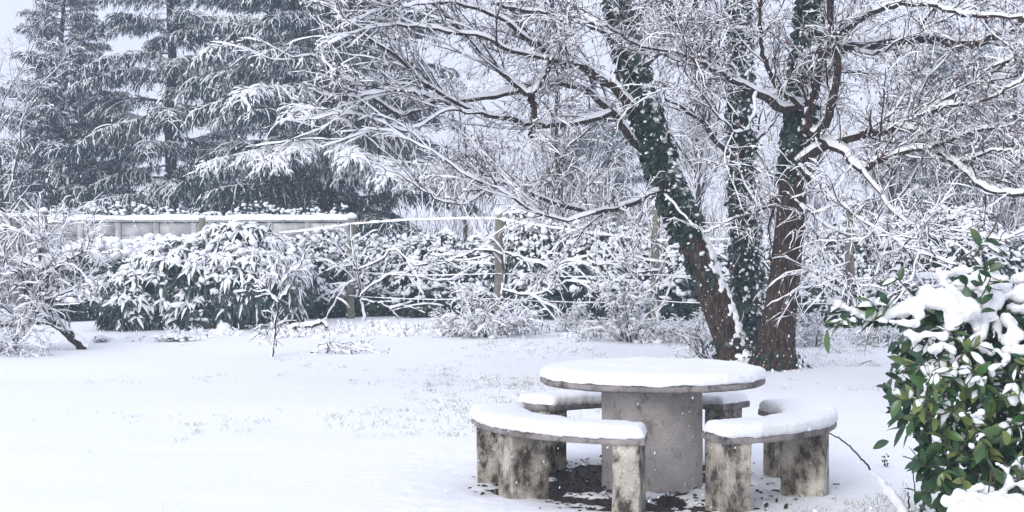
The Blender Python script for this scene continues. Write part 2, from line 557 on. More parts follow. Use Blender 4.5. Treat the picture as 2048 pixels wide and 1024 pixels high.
def lathe(prof, n=96, c=(0, 0)):
    prof = np.asarray(prof, float)
    a = np.arange(n) / n * 2 * np.pi
    V = np.stack([c[0] + prof[:, 0][:, None] * np.cos(a), c[1] + prof[:, 0][:, None] * np.sin(a), np.repeat(prof[:, 1][:, None], n, 1)], -1)
    k = len(prof)
    idx = np.arange(k * n).reshape(k, n)
    a_, b_ = idx[:-1], idx[1:]
    Q = np.stack([a_, np.roll(a_, -1, 1), np.roll(b_, -1, 1), b_], -1)
    return V.reshape(-1, 3), Q.reshape(-1, 4)

TOP_Z0, TOP_Z1, TOP_R = 0.665, 0.715, 0.745
def build_table():
    t = thing('picnic_table', 'round concrete picnic table under a thick cap of snow', 'table', (TX, TY, 0))
    pr = [(0.005, TOP_Z0 + .002)]
    pr = [(0.01, TOP_Z0), (0.3, TOP_Z0), (0.6, TOP_Z0), (TOP_R - .02, TOP_Z0), (TOP_R - .004, TOP_Z0 + .008)]
    pr += [(TOP_R, z) for z in np.linspace(TOP_Z0 + .014, TOP_Z1 - .012, 5)]
    pr += [(TOP_R - .005, TOP_Z1 - .005), (TOP_R - .02, TOP_Z1), (0.5, TOP_Z1), (0.01, TOP_Z1)]
    V, Q = lathe(pr, 180)
    V = V + np.array([TX, TY, 0]); V = jitter_surface(V, 0.0032, 26, 3)
    Geo().add(V, Q).build('table_top', M_SLAB, t)
    pr = [(0.335, z) for z in np.linspace(-0.06, TOP_Z0 - .001, 16)]
    pr[0] = (0.338, -0.06)
    V, Q = lathe(pr, 96)
    V = V + np.array([TX, TY, 0]); V = jitter_surface(V, 0.006, 9, 11)
    Geo().add(V, Q).build('pedestal', M_PED, t)
    # snow cap: flat top, rounded shoulder, slightly ragged lower lip
    R = TOP_R + 0.004; H = 0.066; sh = 0.06
    pr = [(R - 0.03, TOP_Z1 - 0.001), (R - 0.004, TOP_Z1 - .004)]
    for a in np.linspace(-0.25, 1, 9) * np.pi / 2:
        pr.append((R - sh + sh * max(math.cos(a), 0) ** 0.9, TOP_Z1 + H - sh + sh * math.sin(a) if math.sin(a) > 0 else TOP_Z1 + H - sh + 0.5 * sh * math.sin(a)))
    for rr in np.linspace(R - sh, 0.01, 16)[1:]:
        pr.append((rr, TOP_Z1 + H + 0.006 * (1 - rr / R)))
    V, Q = lathe(pr, 200)
    nz = fbm(V * np.array([7, 7, 3]), 71, 2)
    f2 = fbm(V * 42, 77, 2)
    rad = unit(V * np.array([1, 1, 0]))
    edge = sstep(0.55, 0.74, np.hypot(V[:, 0], V[:, 1]))
    V = V + rad * (edge * (0.013 * nz + 0.008 * f2))[:, None]
    V[:, 2] += 0.016 * fbm(V * np.array([2.4, 2.4, 0]), 83, 2) * (V[:, 2] > TOP_Z1 + 0.02)
    V[:, 2] += (0.008 * nz + 0.004 * f2 * edge) * (V[:, 2] > TOP_Z1 + 0.006)
    V[:, 2] += edge * (V[:, 2] < TOP_Z1 + 0.006) * 0.010 * fbm(V * np.array([16, 16, 0]), 79, 3)
    Geo().add(V + np.array([TX, TY, 0]), Q).build('snow_cap', M_SNOW, t)
build_table()

B_RI, B_RO, B_Z0, B_Z1 = 0.855, 1.205, 0.405, 0.452
def polar(th, r):                      # angle measured from the side facing the camera
    return np.stack([TX + np.sin(th) * r, TY - np.cos(th) * r], -1)

def arc_solid(th0, th1, prof, n):
    """prof: closed list of (r, z) swept round the table, ends capped"""
    prof = np.asarray(prof, float); k = len(prof)
    th = np.linspace(th0, th1, n)
    V = np.zeros((n, k, 3))
    for i, t in enumerate(th):
        V[i, :, :2] = polar(np.full(k, t), prof[:, 0]); V[i, :, 2] = prof[:, 1]
    idx = np.arange(n * k).reshape(n, k)
    a, b = idx[:-1], idx[1:]
    Q = np.stack([a, np.roll(a, -1, 1), np.roll(b, -1, 1), b], -1).reshape(-1, 4)
    T = []
    for e in (0, n - 1):
        for j in range(1, k - 1):
            T.append((idx[e, 0], idx[e, j], idx[e, j + 1]))
    return V.reshape(-1, 3), Q, T

def bench(label, a0, a1, leg_angles, seed):
    th0, th1 = math.radians(a0), math.radians(a1)
    mid = (th0 + th1) / 2
    c = polar(np.array(mid), np.array(1.03))
    t = thing('curved_bench', label, 'bench', (float(c[0]), float(c[1]), 0), 'curved concrete benches round the table')
    rs = np.linspace(B_RI, B_RO, 9)
    prof = [(r, B_Z0) for r in rs[1:-1]]
    prof = [(B_RI + .008, B_Z0)] + prof + [(B_RO - .008, B_Z0), (B_RO, B_Z0 + .008), (B_RO, (B_Z0 + B_Z1) / 2), (B_RO, B_Z1 - .008), (B_RO - .008, B_Z1)]
    prof += [(r, B_Z1) for r in rs[1:-1][::-1]] + [(B_RI + .008, B_Z1), (B_RI, B_Z1 - .008), (B_RI, B_Z0 + .008)]
    V, Q, T = arc_solid(th0, th1, prof, 90)
    V = jitter_surface(V, 0.0035, 26, seed)
    Geo().add(V, Q, T).build('seat', M_SLAB, t)
    for la in leg_angles:
        ca = math.radians(la)
        rd = np.array([math.sin(ca), -math.cos(ca), 0]); tg = np.array([math.cos(ca), math.sin(ca), 0])
        bm = bmesh.new()
        hw, r0, r1 = 0.082, 0.885, 1.165
        nx, ny, nzz = 6, 10, 16
        g = Geo()
        def face(o, u, v, nu, nv):
            uu, vv = np.meshgrid(np.linspace(0, 1, nu), np.linspace(0, 1, nv), indexing='ij')
            V = o + uu[..., None] * u + vv[..., None] * v
            idx = np.arange(nu * nv).reshape(nu, nv)
            q = np.stack([idx[:-1, :-1], idx[1:, :-1], idx[1:, 1:], idx[:-1, 1:]], -1)
            return V.reshape(-1, 3), q.reshape(-1, 4)
        ctr = np.array([TX, TY, -0.08]); hgt = np.array([0, 0, B_Z0 + 0.0795])
        A = ctr + rd * r0 - tg * hw; u = rd * (r1 - r0); w = tg * 2 * hw
        for (o, e1, e2, n1, n2) in ((A, u, hgt, ny, nzz), (A + w, u, hgt, ny, nzz), (A, w, hgt, nx, nzz), (A + u, w, hgt, nx, nzz)):
            V, q = face(o, e1, e2, n1, n2)
            g.add(V, q)
        bm.free()
        g.v = [jitter_surface(v, 0.007, 7, seed + 90) for v in g.v]
        me = g.mesh('leg', M_LEG)
        b2 = bmesh.new(); b2.from_mesh(me)
        bmesh.ops.remove_doubles(b2, verts=b2.verts, dist=0.0015)
        bmesh.ops.recalc_face_normals(b2, faces=b2.faces)
        b2.to_mesh(me); b2.free()
        me.polygons.foreach_set('use_smooth', np.zeros(len(me.polygons), bool))
        lo = bpy.data.objects.new('leg', me); COL.objects.link(lo); lo.parent = t
        me.transform(__import__('mathutils').Matrix.Translation(-world_loc(t)))
        bv = lo.modifiers.new('worn_edge', 'BEVEL'); bv.width = 0.008; bv.segments = 2; bv.limit_method = 'ANGLE'; bv.angle_limit = math.radians(50)
    # snow
    n, k = 130, 25
    H = 0.070
    s = np.linspace(0, 1, n)
    e = 0.055 / (1.03 * abs(th1 - th0))
    th = th0 + (th1 - th0) * s
    endf = np.minimum(s, 1 - s) / e
    prf = np.sqrt(np.clip(1 - (1 - np.clip(endf, 0, 1)) ** 2, 0, 1))
    V = np.zeros((n, k, 3))
    rmid, hw = (B_RI + B_RO) / 2, (B_RO - B_RI) / 2 + 0.004
    al = np.linspace(-0.06, 1.06, k) * np.pi
    cx = np.sign(np.cos(al)) * np.abs(np.cos(al)) ** 0.34
    cz = np.sign(np.sin(al)) * np.abs(np.sin(al)) ** 0.42
    for i in range(n):
        wv = hw * (0.90 + 0.10 * prf[i])
        V[i, :, :2] = polar(np.full(k, th[i]), rmid + wv * cx)
        V[i, :, 2] = B_Z1 - 0.004 + (H * (0.02 + 0.98 * prf[i])) * np.maximum(cz, -0.06)
    V = V.reshape(-1, 3)
    low = V[:, 2] < B_Z1 + 0.01
    ro = np.stack([V[:, 0] - TX, V[:, 1] - TY], -1); rl = np.linalg.norm(ro, axis=1, keepdims=True)
    nz, f2 = fbm(V * 8, seed + 5, 2), fbm(V * 40, seed + 6, 2)
    V[:, :2] += ro / rl * (np.sign(rl - rmid) * np.clip(np.abs(rl - rmid) / hw, 0, 1) ** 3) * (0.010 * nz + 0.006 * f2)[:, None]
    V[:, 2] += np.where(low, 0.011 * fbm(V * np.array([24, 24, 0]), seed + 8, 3), 0.009 * nz + 0.004 * f2)
    idx = np.arange(n * k).reshape(n, k)
    Q = np.stack([idx[:-1, :-1], idx[1:, :-1], idx[1:, 1:], idx[:-1, 1:]], -1)
    Geo().add(V, Q).build('snow_cap', M_SNOW, t)

bench('snowy curved bench in front of the table, its end crossing before the pedestal', -7.3, -101, (-13, -57, -94), 200)
bench('snowy curved bench nearest the laurel bush, stained legs', 15.5, 116, (21, 66, 110), 300)
bench('snowy curved bench behind the table, mostly hidden by the pedestal', 138.6, 228.6, (144.5, 184, 222.5), 400)

# ------------------------------------------------------------------ the twin-stemmed tree and the ivy stem behind it
def limb(pts, Y0, Y1, n=26, wig=0.02, rng=None):
    p = []
    for i, (x, y) in enumerate(pts):
        f = i / (len(pts) - 1)
        p.append(at(x, y, Y0 + (Y1 - Y0) * f))
    P = resample(p, n)
    if rng is not None:
        P[1:] += rng.normal(0, wig, (n - 1, 3))
    return P

def ivy_on(g, gs, P, R, rng, count, t0, t1, size=0.065, snow=0.35, spread=0.05):
    n = len(P)
    t = rng.uniform(t0, t1, count) * (n - 1)
    i = np.minimum(t.astype(int), n - 2); f = (t - i)[:, None]
    c = P[i] * (1 - f) + P[i + 1] * f
    r = R[i] * (1 - f[:, 0]) + R[i + 1] * f[:, 0]
    tan = unit(P[i + 1] - P[i])
    a = unit(np.cross(tan, np.array([0.2, 1, 0.1]))); b = np.cross(a, tan)
    ph = rng.uniform(0, 2 * np.pi, count)
    out = a * np.cos(ph)[:, None] + b * np.sin(ph)[:, None]
    base = c + out * (r + spread * rng.random(count) ** 2)[:, None]
    D = unit(-UP * 0.8 + out * 0.55 + rng.normal(0, .45, (count, 3)))
    N = unit(out + UP * 0.35 + rng.normal(0, .35, (count, 3)))
    L = size * rng.uniform(.7, 1.5, count)
    leaves(g, base - D * (L * 0.3)[:, None], D, N, L, L * 0.95, 0.1, 0.15)
    k = rng.random(count) < snow * (0.55 + 0.9 * np.clip(out[:, 0] * 0.7 - out[:, 1] * 0.2 + out[:, 2], -0.5, 1))
    pads(gs, base[k] + D[k] * (L[k] * .15)[:, None] + N[k] * .008, D[k], N[k], L[k] * rng.uniform(.25, .6, k.sum()), L[k] * rng.uniform(.2, .5, k.sum()), .014, rng, .6)

def twig_system(t, rng, paths, radii, n2, n3, n4, l2, l3, l4, names=True, snow=1.0, mat_t=None, up2=0.25, catkins=0, droop=0.05, smat=None, k4=3, a2=(0.4, 1.1), a3=(0.4, 1.15), wg=1.0):
    """three orders of twigs and the snow lying on them"""
    g, gs = Geo(), Geo()
    P0, D0, R0, tt = sprout(rng, paths, radii, n2, 0.18, 1.0, a2, up2)
    L2 = rng.uniform(*l2, n2) * (1.15 - 0.5 * tt)
    P2 = grow(rng, P0, D0, L2, 11, 0.19 * wg, (0, 0, 0.05), (0, 0, -droop))
    r2 = np.clip(R0 * 0.36, 0.008, 0.024)
    R2 = taper(r2, r2 * 0.3, 11)
    tubes(g, P2, R2, 5); snow_on(gs, P2, R2, snow * (0.007 + R2 * 0.55), rng, 5, 1.0, 0.45, 0.7, 0, 0.05, 0.08)
    P0, D0, R0, tt = sprout(rng, list(P2) + [p for p in paths], list(R2) + list(radii), n3, 0.1, 1.0, a3, 0.12)
    L3 = rng.uniform(*l3, n3) * (1.15 - 0.45 * tt)
    P3 = grow(rng, P0, D0, L3, 7, 0.22 * wg, (0, 0, 0.03), (0, 0, -droop * 2))
    r3 = np.clip(R0 * 0.45, 0.0042, 0.0075)
    R3 = taper(r3, r3 * 0.4, 7)
    tubes(g, P3, R3, 4); snow_on(gs, P3, R3, snow * 0.0085, rng, 4, 1.0, 0.55, 0.7, 0, 0.15, 0.14)
    P0, D0, R0, tt = sprout(rng, list(P3) + list(P2), list(R3) + list(R2), n4, 0.05, 1.0, (0.4, 1.2), -0.05)
    L4 = rng.uniform(*l4, n4)
    P4 = grow(rng, P0, D0, L4, 5, 0.25, (0, 0, 0.0), (0, 0, -droop * 4))
    R4 = taper(np.full(n4, 0.0042), np.full(n4, 0.002), 5)
    tubes(g, P4, R4, k4); snow_on(gs, P4, R4, snow * 0.006, rng, 3, 1.1, 0.6, 0.6, 0, 0.35, 0.2)
    g.build('twigs', mat_t or M_TWIG, t, kind='stuff')
    gs.build('twig_snow', smat or M_SNOWF, t, kind='stuff')
    if catkins:
        w = rng.integers(0, n4, catkins); i = rng.integers(1, 5, catkins)
        P = P4[w, i]
        D = unit(-UP + rng.normal(0, .25, (catkins, 3)))
        N = unit(rng.normal(0, 1, (catkins, 3)))
        gc = Geo(); leaves(gc, P, D, N, rng.uniform(.03, .07, catkins), rng.uniform(.010, .022, catkins), 0.3, 0, tiny=True)
        gc.build('catkins', M_CATKIN, t, kind='stuff')
        k = rng.random(catkins) < 0.35
        gk = Geo(); blobs(gk, P[k] + UP * 0.004, rng.uniform(.008, .017, k.sum()), rng, 1.1)
        gk.build('catkin_snow', M_SNOWF, t, kind='stuff')

def add_branch(t, P, R, rng, snow=1.0, k=9, minf=0.0, parent_name='branch'):
    g = Geo(); tubes(g, P, R, k, 0.07, rng, cap=True)
    b = g.build(parent_name, M_BARK, t)
    if snow > 0:
        gs = Geo(); snow_on(gs, P, R, snow * (0.009 + 0.26 * R), rng, 7, 0.98, 0.4, 0.7, minf, 0, 0.04)
        gs.build('branch_snow', M_SNOWB, b)
    return b

def build_main_tree():
    rng = np.random.default_rng(11)
    base = at(1515, 738, 19.0)
    t = thing('garden_tree', 'twin-stemmed bare tree with ivy and snow, behind the picnic table', 'tree', (base[0], base[1], float(gz(base[0], base[1]))))
    TL = limb([(1478, 745), (1458, 680), (1422, 580), (1380, 470), (1336, 370), (1308, 280), (1280, 190), (1255, 90), (1236, 0), (1216, -110)], 19.4, 19.9, 40)
    RL = np.interp(np.linspace(0, 1, 40), [0, .06, .3, .6, .8, 1], [.27, .195, .178, .16, .145, .125])
    TR = limb([(1542, 760), (1552, 680), (1566, 570), (1578, 460), (1585, 380), (1594, 280), (1604, 180), (1612, 80), (1624, -40), (1640, -150)], 18.9, 19.2, 40)
    RR = np.interp(np.linspace(0, 1, 40), [0, .07, .14, .35, .6, 1], [.37, .235, .195, .178, .158, .11])
    for P, R in ((TL, RL), (TR, RR)):
        g = Geo()
        # bark furrows as real relief
        P2 = resample(P, 150); R2 = np.interp(np.linspace(0, 1, 150), np.linspace(0, 1, 40), R)
        k = 40
        T, A, B = frames(P2[None])
        an = np.arange(k) / k * 2 * np.pi
        dirs = A[0][:, None] * np.cos(an)[:, None] + B[0][:, None] * np.sin(an)[:, None]
        s = np.arange(150) * 0.033
        q = np.stack([np.cos(an)[None] * 4.2 + 0 * s[:, None], np.sin(an)[None] * 4.2 + 0 * s[:, None], s[:, None] * 1.3 + 0 * an[None]], -1)
        rr = R2[:, None] * (1 + 0.10 * fbm(q, 17, 3) + 0.07 * fbm(q * np.array([.3, .3, .5]), 23, 2))
        V = P2[:, None] + dirs * rr[..., None]
        idx = np.arange(150 * k).reshape(150, k)
        a, b = idx[:-1], idx[1:]
        g.add(V, np.stack([a, np.roll(a, -1, 1), np.roll(b, -1, 1), b], -1))
        tr = g.build('trunk', M_BARK, t)
        if P is TL:
            nq = 520; q = .05 + .75 * rng.beta(1.3, 1.3, nq); C = np.stack([np.interp(q, np.linspace(0, 1, 40), P[:, j]) for j in range(3)], -1); rq = np.interp(q, np.linspace(0, 1, 40), R)
            tq = unit(np.stack([np.interp(q, np.linspace(0, 1, 40), np.gradient(P[:, j])) for j in range(3)], -1)); U = unit(UP - tq * tq[:, 2:3]); S = np.cross(tq, U)
            w = (rng.normal(-.2, .26, nq) + .25 * fbm(C * 3, 6, 2))[:, None]; d = unit(U * np.cos(w) + S * np.sin(w))
            snow_mass('trunk_snow', tr, C + d * (rq * 1.0)[:, None], rng.uniform(.022, .05, nq), rng, .018, .02)
    gi, gis = Geo(), Geo()
    ivy_on(gi, gis, TL, RL * 1.02, rng, 4600, 0.32, 1.0, 0.075, 0.15, 0.07)
    ivy_on(gi, gis, TL, RL, rng, 260, 0.20, 0.4, 0.06, 0.2, 0.03)
    ivy_on(gi, gis, TR, RR * 1.02, rng, 2600, 0.43, 1.0, 0.065, 0.16, 0.05)
    ivy_on(gi, gis, TR, RR * 1.2, rng, 160, 0.0, 0.07, 0.05, 0.2, 0.12)
    ivy_on(gi, gis, TL, RL * 1.2, rng, 160, 0.0, 0.09, 0.05, 0.2, 0.12)
    gi.build('ivy', M_IVY, t, kind='stuff'); gis.build('ivy_snow', M_SNOWF, t, kind='stuff')
    L = [  # points in the photograph, depth at start and end, radius at start and end, snow
        ([(1300, 260), (1262, 210), (1215, 165), (1165, 135), (1110, 118), (1065, 85), (1030, 30), (1000, -30)], 19.7, 18.8, .075, .035, 1.3),
        ([(1318, 315), (1270, 285), (1235, 240), (1205, 205), (1165, 178), (1110, 165), (1050, 170)], 19.8, 19.2, .062, .032, 1.3),
        ([(1330, 378), (1300, 390), (1250, 410), (1195, 423), (1140, 415), (1085, 397), (1020, 370), (960, 345)], 19.6, 18.2, .05, .018, 0.9),
        ([(1100, 125), (1060, 188), (1010, 150), (965, 110), (920, 60), (880, 20), (840, -20)], 18.6, 17.6, .04, .018, 1.6),
        ([(1062, 188), (1068, 225), (1060, 282)], 18.6, 18.5, .045, .03, 0.0),
        ([(1220, 225), (1150, 248), (1090, 250), (1030, 240), (960, 225), (905, 200), (850, 165), (790, 110), (730, 70), (690, 30)], 19.4, 17.0, .045, .014, 1.5),
        ([(1050, 180), (980, 195), (915, 200), (860, 203), (806, 230), (765, 208), (705, 168), (655, 130), (622, 112), (585, 117)], 18.8, 16.4, .042, .010, 1.7),
        ([(905, 205), (860, 195), (800, 180), (730, 190), (675, 192), (615, 178)], 18.2, 16.2, .022, .008, 2.2),
        ([(960, 225), (890, 222), (820, 262), (760, 245), (700, 225), (620, 240)], 18.0, 16.6, .020, .008, 1.8),
        ([(1110, 118), (1040, 105), (960, 75), (880, 60), (800, 50), (720, 60), (640, 100)], 18.6, 16.0, .032, .008, 1.8),
        ([(1065, 85), (990, 30), (900, 5), (820, 10), (750, 25), (690, 55)], 18.4, 16.2, .030, .008, 1.8),
        ([(1255, 100), (1200, 60), (1120, 30), (1040, 20), (960, -10)], 19.6, 18.0, .05, .02, 1.3),
        ([(1270, 150), (1330, 90), (1380, 20), (1400, -60)], 19.6, 20.4, .05, .03, 0.9),
        ([(1190, 425), (1130, 440), (1060, 420), (1000, 380), (930, 350), (860, 300), (780, 265), (720, 255)], 18.4, 16.6, .022, .007, 1.6),
        ([(1000, 360), (930, 405), (870, 395), (800, 350), (740, 325)], 18.0, 16.8, .016, .006, 1.5),
        # right stem
        ([(1606, 208), (1560, 215), (1508, 182), (1446, 150), (1398, 110), (1367, 70), (1345, 20), (1330, -40)], 18.9, 17.4, .065, .025, 1.6),
        ([(1480, 168), (1420, 135), (1350, 105), (1280, 90), (1205, 52), (1140, 40)], 18.3, 16.8, .032, .010, 1.6),
        ([(1606, 250), (1635, 268), (1655, 240), (1668, 190), (1676, 120), (1666, 60), (1656, -20)], 18.7, 17.7, .062, .034, 1.0),
        ([(1612, 262), (1622, 215), (1634, 160), (1646, 95)], 18.6, 18.3, .055, .04, 2.6),
        ([(1598, 325), (1650, 292), (1720, 270), (1790, 255), (1850, 228), (1905, 195), (1965, 150), (2050, 108), (2130, 80)], 18.9, 17.2, .07, .03, 1.4),
        ([(1640, 278), (1685, 302), (1725, 340), (1762, 318), (1820, 302), (1880, 288), (1950, 262), (2030, 250)], 18.7, 16.8, .055, .015, 1.7),
        ([(1790, 252), (1850, 268), (1890, 310), (1940, 350), (1990, 384), (2060, 386)], 18.1, 16.4, .048, .030, 1.5),
        ([(1612, 115), (1680, 96), (1760, 86), (1860, 76), (1940, 88), (2010, 62), (2080, 10)], 19.0, 18.4, .085, .055, 1.5),
        ([(1670, 90), (1700, 52), (1760, 18), (1850, 10), (1950, 30), (2060, 34)], 18.7, 17.0, .045, .020, 1.5),
        ([(1580, 385), (1548, 402), (1512, 418)], 19.1, 20.4, .07, .05, 0.8),
        ([(1590, 400), (1640, 440), (1690, 468), (1750, 468), (1800, 480)], 18.8, 17.0, .018, .007, 1.3),
        ([(1600, 330), (1640, 370), (1700, 425), (1760, 462), (1830, 498), (1918, 532)], 18.6, 14.5, .024, .011, 1.5),
        ([(1725, 338), (1770, 400), (1820, 450), (1880, 475), (1960, 478), (2060, 470)], 18.0, 16.2, .026, .009, 1.6),
        ([(1850, 230), (1900, 210), (1960, 205), (2060, 150)], 17.8, 16.6, .032, .014, 1.5),
        ([(1900, 320), (1940, 320), (1990, 300), (2060, 310)], 17.4, 16.2, .024, .009, 1.5),
        ([(1604, 215), (1560, 180), (1530, 120), (1520, 50), (1525, -40)], 18.8, 17.6, .036, .016, 1.4),
        ([(1512, 185), (1500, 250), (1470, 262), (1430, 225), (1400, 180), (1370, 140)], 18.0, 16.6, .018, .006, 1.6),
        ([(1600, 410), (1660, 520), (1700, 560), (1780, 580)], 18.4, 16.6, .014, .005, 1.3),
        ([(1330, 390), (1400, 460), (1460, 440), (1500, 425)], 19.2, 18.2, .016, .006, 1.5),
    ]
    paths, radii = [], []
    for pts, y0, y1, r0, r1, sn in L:
        P = limb(pts, y0, y1, 26, 0.010, rng)
        R = taper(np.array(r0), np.array(r1), 26)
        add_branch(t, P, R, rng, sn)
        paths.append(P); radii.append(R)
    arms, low = (3, 5, 6, 7, 8, 9, 10, 13, 14), (25, 26, 27, 32, 33)
    pick = lambda q, which: [v for j, v in enumerate(q) if j in which]
    rest = [j for j in range(len(paths)) if j not in arms + low]
    twig_system(t, rng, pick(paths, arms), pick(radii, arms), 56, 250, 1200, (0.7, 1.8), (0.3, 0.8), (0.12, 0.36), catkins=700, droop=0.03, snow=1.5, up2=0.08, a2=(0.2, 0.55), a3=(0.25, 0.65), wg=0.5)
    twig_system(t, rng, pick(paths, low), pick(radii, low), 26, 130, 700, (0.5, 1.4), (0.3, 0.8), (0.12, 0.4), catkins=500, droop=0.06, wg=0.7, snow=1.5)
    twig_system(t, rng, pick(paths, rest), pick(radii, rest), 150, 1050, 7600, (0.6, 1.8), (0.3, 0.85), (0.10, 0.36), catkins=6000, droop=0.05, wg=0.85, snow=1.1)
    # snow heaped in the fork
    c = at(1510, 716, 19.1)
    P = c + np.clip(rng.normal(0, 1, (40, 3)), -1.3, 1.3) * np.array([.17, .1, .07]); snow_mass('fork_snow', t, P, rng.uniform(.03, .08, 40), rng, .022, .03)

    rng = np.random.default_rng(12)
    b = at(1502, 700, 21.6)
    t2 = thing('ivy_clad_tree', 'slender upright tree wrapped in ivy between the two leaning stems', 'tree', (b[0], b[1], float(gz(b[0], b[1]))))
    TM = limb([(1503, 712), (1500, 640), (1494, 540), (1487, 430), (1483, 300), (1480, 180), (1478, 60), (1470, -100)], 21.6, 21.8, 40)
    RM = np.linspace(.17, .11, 40)
    g = Geo(); tubes(g, resample(TM, 90), np.interp(np.linspace(0, 1, 90), np.linspace(0, 1, 40), RM), 14, .09, rng); g.build('trunk', M_BARK, t2)
    gi, gis = Geo(), Geo()
    ivy_on(gi, gis, TM, RM * 1.05, rng, 4200, 0.05, 1.0, 0.07, 0.36, 0.08)
    gi.build('ivy', M_IVY, t2, kind='stuff'); gis.build('ivy_snow', M_SNOWF, t2, kind='stuff')
    paths, radii = [], []
    for pts, y0, y1, r0, r1 in (([(1485, 340), (1440, 290), (1410, 250), (1370, 220), (1330, 200)], 21.7, 20.5, .05, .015),
                                ([(1483, 300), (1540, 250), (1580, 190), (1640, 160)], 21.7, 22.8, .05, .015),
                                ([(1480, 200), (1430, 120), (1400, 40), (1390, -40)], 21.7, 21.0, .05, .02),
                                ([(1479, 120), (1530, 60), (1580, -20)], 21.7, 22.5, .05, .02)):
        P = limb(pts, y0, y1, 20, .012, rng); R = taper(np.array(r0), np.array(r1), 20)
        add_branch(t2, P, R, rng, 1.2, 7); paths.append(P); radii.append(R)
    twig_system(t2, rng, paths, radii, 40, 220, 1200, (0.6, 1.6), (0.3, 0.9), (0.12, 0.4), catkins=300)
build_main_tree()

# ------------------------------------------------------------------ conifers beyond the wall
def bough_proto(seed, nsec, nter, ter, sag, snow, secl, needle, L=3.2, wt=(.006, .013), sw=.030, fan=1.0):
    rng = np.random.default_rng(seed)
    PB = grow(rng, np.zeros((1, 3)), np.array([[1., 0, .12]]), np.array([L]), 14, .035, (0, 0, .015), (0, 0, sag * .22))
    RB = taper(np.array([.034]), np.array([.008]), 14)
    gn, gs = Geo(), Geo()
    tubes(gn, PB, RB, 5)
    snow_on(gs, PB, RB, .03 * snow, rng, 5, 1.1, .5, .5, 0, 0, .1)
    M = nsec
    tpos = np.sort(rng.uniform(.10, 1.0, M)) * 13; i = np.minimum(tpos.astype(int), 12); f = (tpos - i)[:, None]
    S0 = PB[0, i] * (1 - f) + PB[0, i + 1] * f
    tan = unit(PB[0, i + 1] - PB[0, i])
    side = unit(np.cross(tan, UP)) * np.where(np.arange(M) % 2, -1, 1)[:, None]
    SD = tan * rng.uniform(.3, 1.0, M)[:, None] + side * rng.uniform(.35, 1, M)[:, None] * fan + UP * rng.uniform(-.15, .3, M)[:, None]
    Ls = rng.uniform(*secl, M) * (1.15 - .65 * tpos / 13)
    PS = grow(rng, S0, SD, Ls, 7, .10, (0, 0, -.04), (0, 0, sag))
    RS = taper(np.full(M, .014), np.full(M, .008), 7)
    tubes(gn, PS, RS, 3, .3, rng)
    snow_on(gs, PS, RS, snow * rng.uniform(.006, sw, M)[:, None] * np.linspace(1.2, .6, 7)[None], rng, 4, 1.3, .7, .6, .15, .12, .2)
    si = np.repeat(np.arange(M), nter); K = len(si)
    tp = rng.uniform(.05, 1.0, K) * 6; i = np.minimum(tp.astype(int), 5); f = (tp - i)[:, None]
    T0 = PS[si, i] * (1 - f) + PS[si, i + 1] * f
    TD = unit(PS[si, i + 1] - PS[si, i]) * .9 + rng.normal(0, .6, (K, 3)) - UP * .35
    PT = grow(rng, T0, TD, rng.uniform(*ter, K), 4, .15, (0, 0, sag * .5), (0, 0, sag))
    w = rng.uniform(*wt, K)
    RT = np.stack([w * .6, w, w * .8, w * .15], -1)
    tubes(gn, PT, RT, 3, .4, rng)
    k = rng.random(K) < .34 * snow
    snow_on(gs, PT[k], RT[k] * 1.15, .02 * snow, rng, 3, 1.1, .7, .5, .25, 0, .2)
    return gn.mesh('bough', needle), gs.mesh('bough_snow', M_SNOWF)

CEDAR_B = [bough_proto(300 + j, 70, 18, (.10, .30), -.36, sn, (.4, 1.2), M_CEDAR) for j, sn in enumerate((.38, .6, .9, 1.45, 1.9))]
SPRUCE_B = [bough_proto(320 + j, 54, 12, (.10, .28), -.22, sn, (.4, 1.0), M_SPRUCE, 2.4, (.009, .016), .04) for j, sn in enumerate((.6, .9, 1.2))]

def conifer(name, label, px, Y, H, Rmax, seed, nb, protos, pw, tilt, zmin=0.8, shape=.6, tr=.28, specials=(), jit=.18):
    rng = np.random.default_rng(seed)
    x = gx(px, Y)
    t = thing(name, label, 'tree', (x, Y, 0))
    n = 14
    P = np.stack([x + rng.normal(0, .03, n), Y + rng.normal(0, .03, n), np.linspace(-.2, H, n)], -1)
    g = Geo(); tubes(g, P, np.linspace(tr, .03, n), 10, .05, rng); g.build('trunk', M_BARK, t)
    spec = []
    for k in range(nb):
        f = (k + rng.random()) / nb
        z = zmin + (H - zmin - .25) * f ** 1.12
        L = Rmax * max(1 - z / H, .02) ** shape * rng.uniform(1 - jit, 1 + jit * .8) + .25
        spec.append((z, k * 2.399 + rng.normal(0, .35), tilt + rng.normal(0, .09) - .25 * f, L, 0))
    for (zpx, ex, ey, eY, q) in specials:            # a few boughs reach where the photograph shows them
        e = at(ex, ey, eY); z = CAMH + (HOR - zpx) / F * Y
        d = e - np.array([x, Y, z]); h = math.hypot(d[0], d[1])
        spec.append((z, math.atan2(d[1], d[0]), -math.atan2(d[2], h) - .14, np.linalg.norm(d) * 1.03, q))
    for z, az, tl, L, q in spec:
        fm, sm_ = protos[q - 1] if q else protos[rng.choice(len(protos), p=pw)]
        L0 = fm['len'] if 'len' in fm else 3.2
        b = bpy.data.objects.new('bough', fm); COL.objects.link(b); b.parent = t
        sc = L / L0
        b.location = (0, 0, z); b.rotation_euler = (0, tl, az); b.scale = (sc, sc * (1 if rng.random() < .5 else -1), sc ** .6)
        c = bpy.data.objects.new('bough_snow', sm_); COL.objects.link(c); c.parent = b
    return t
for _m, _ in SPRUCE_B: _m['len'] = 2.4

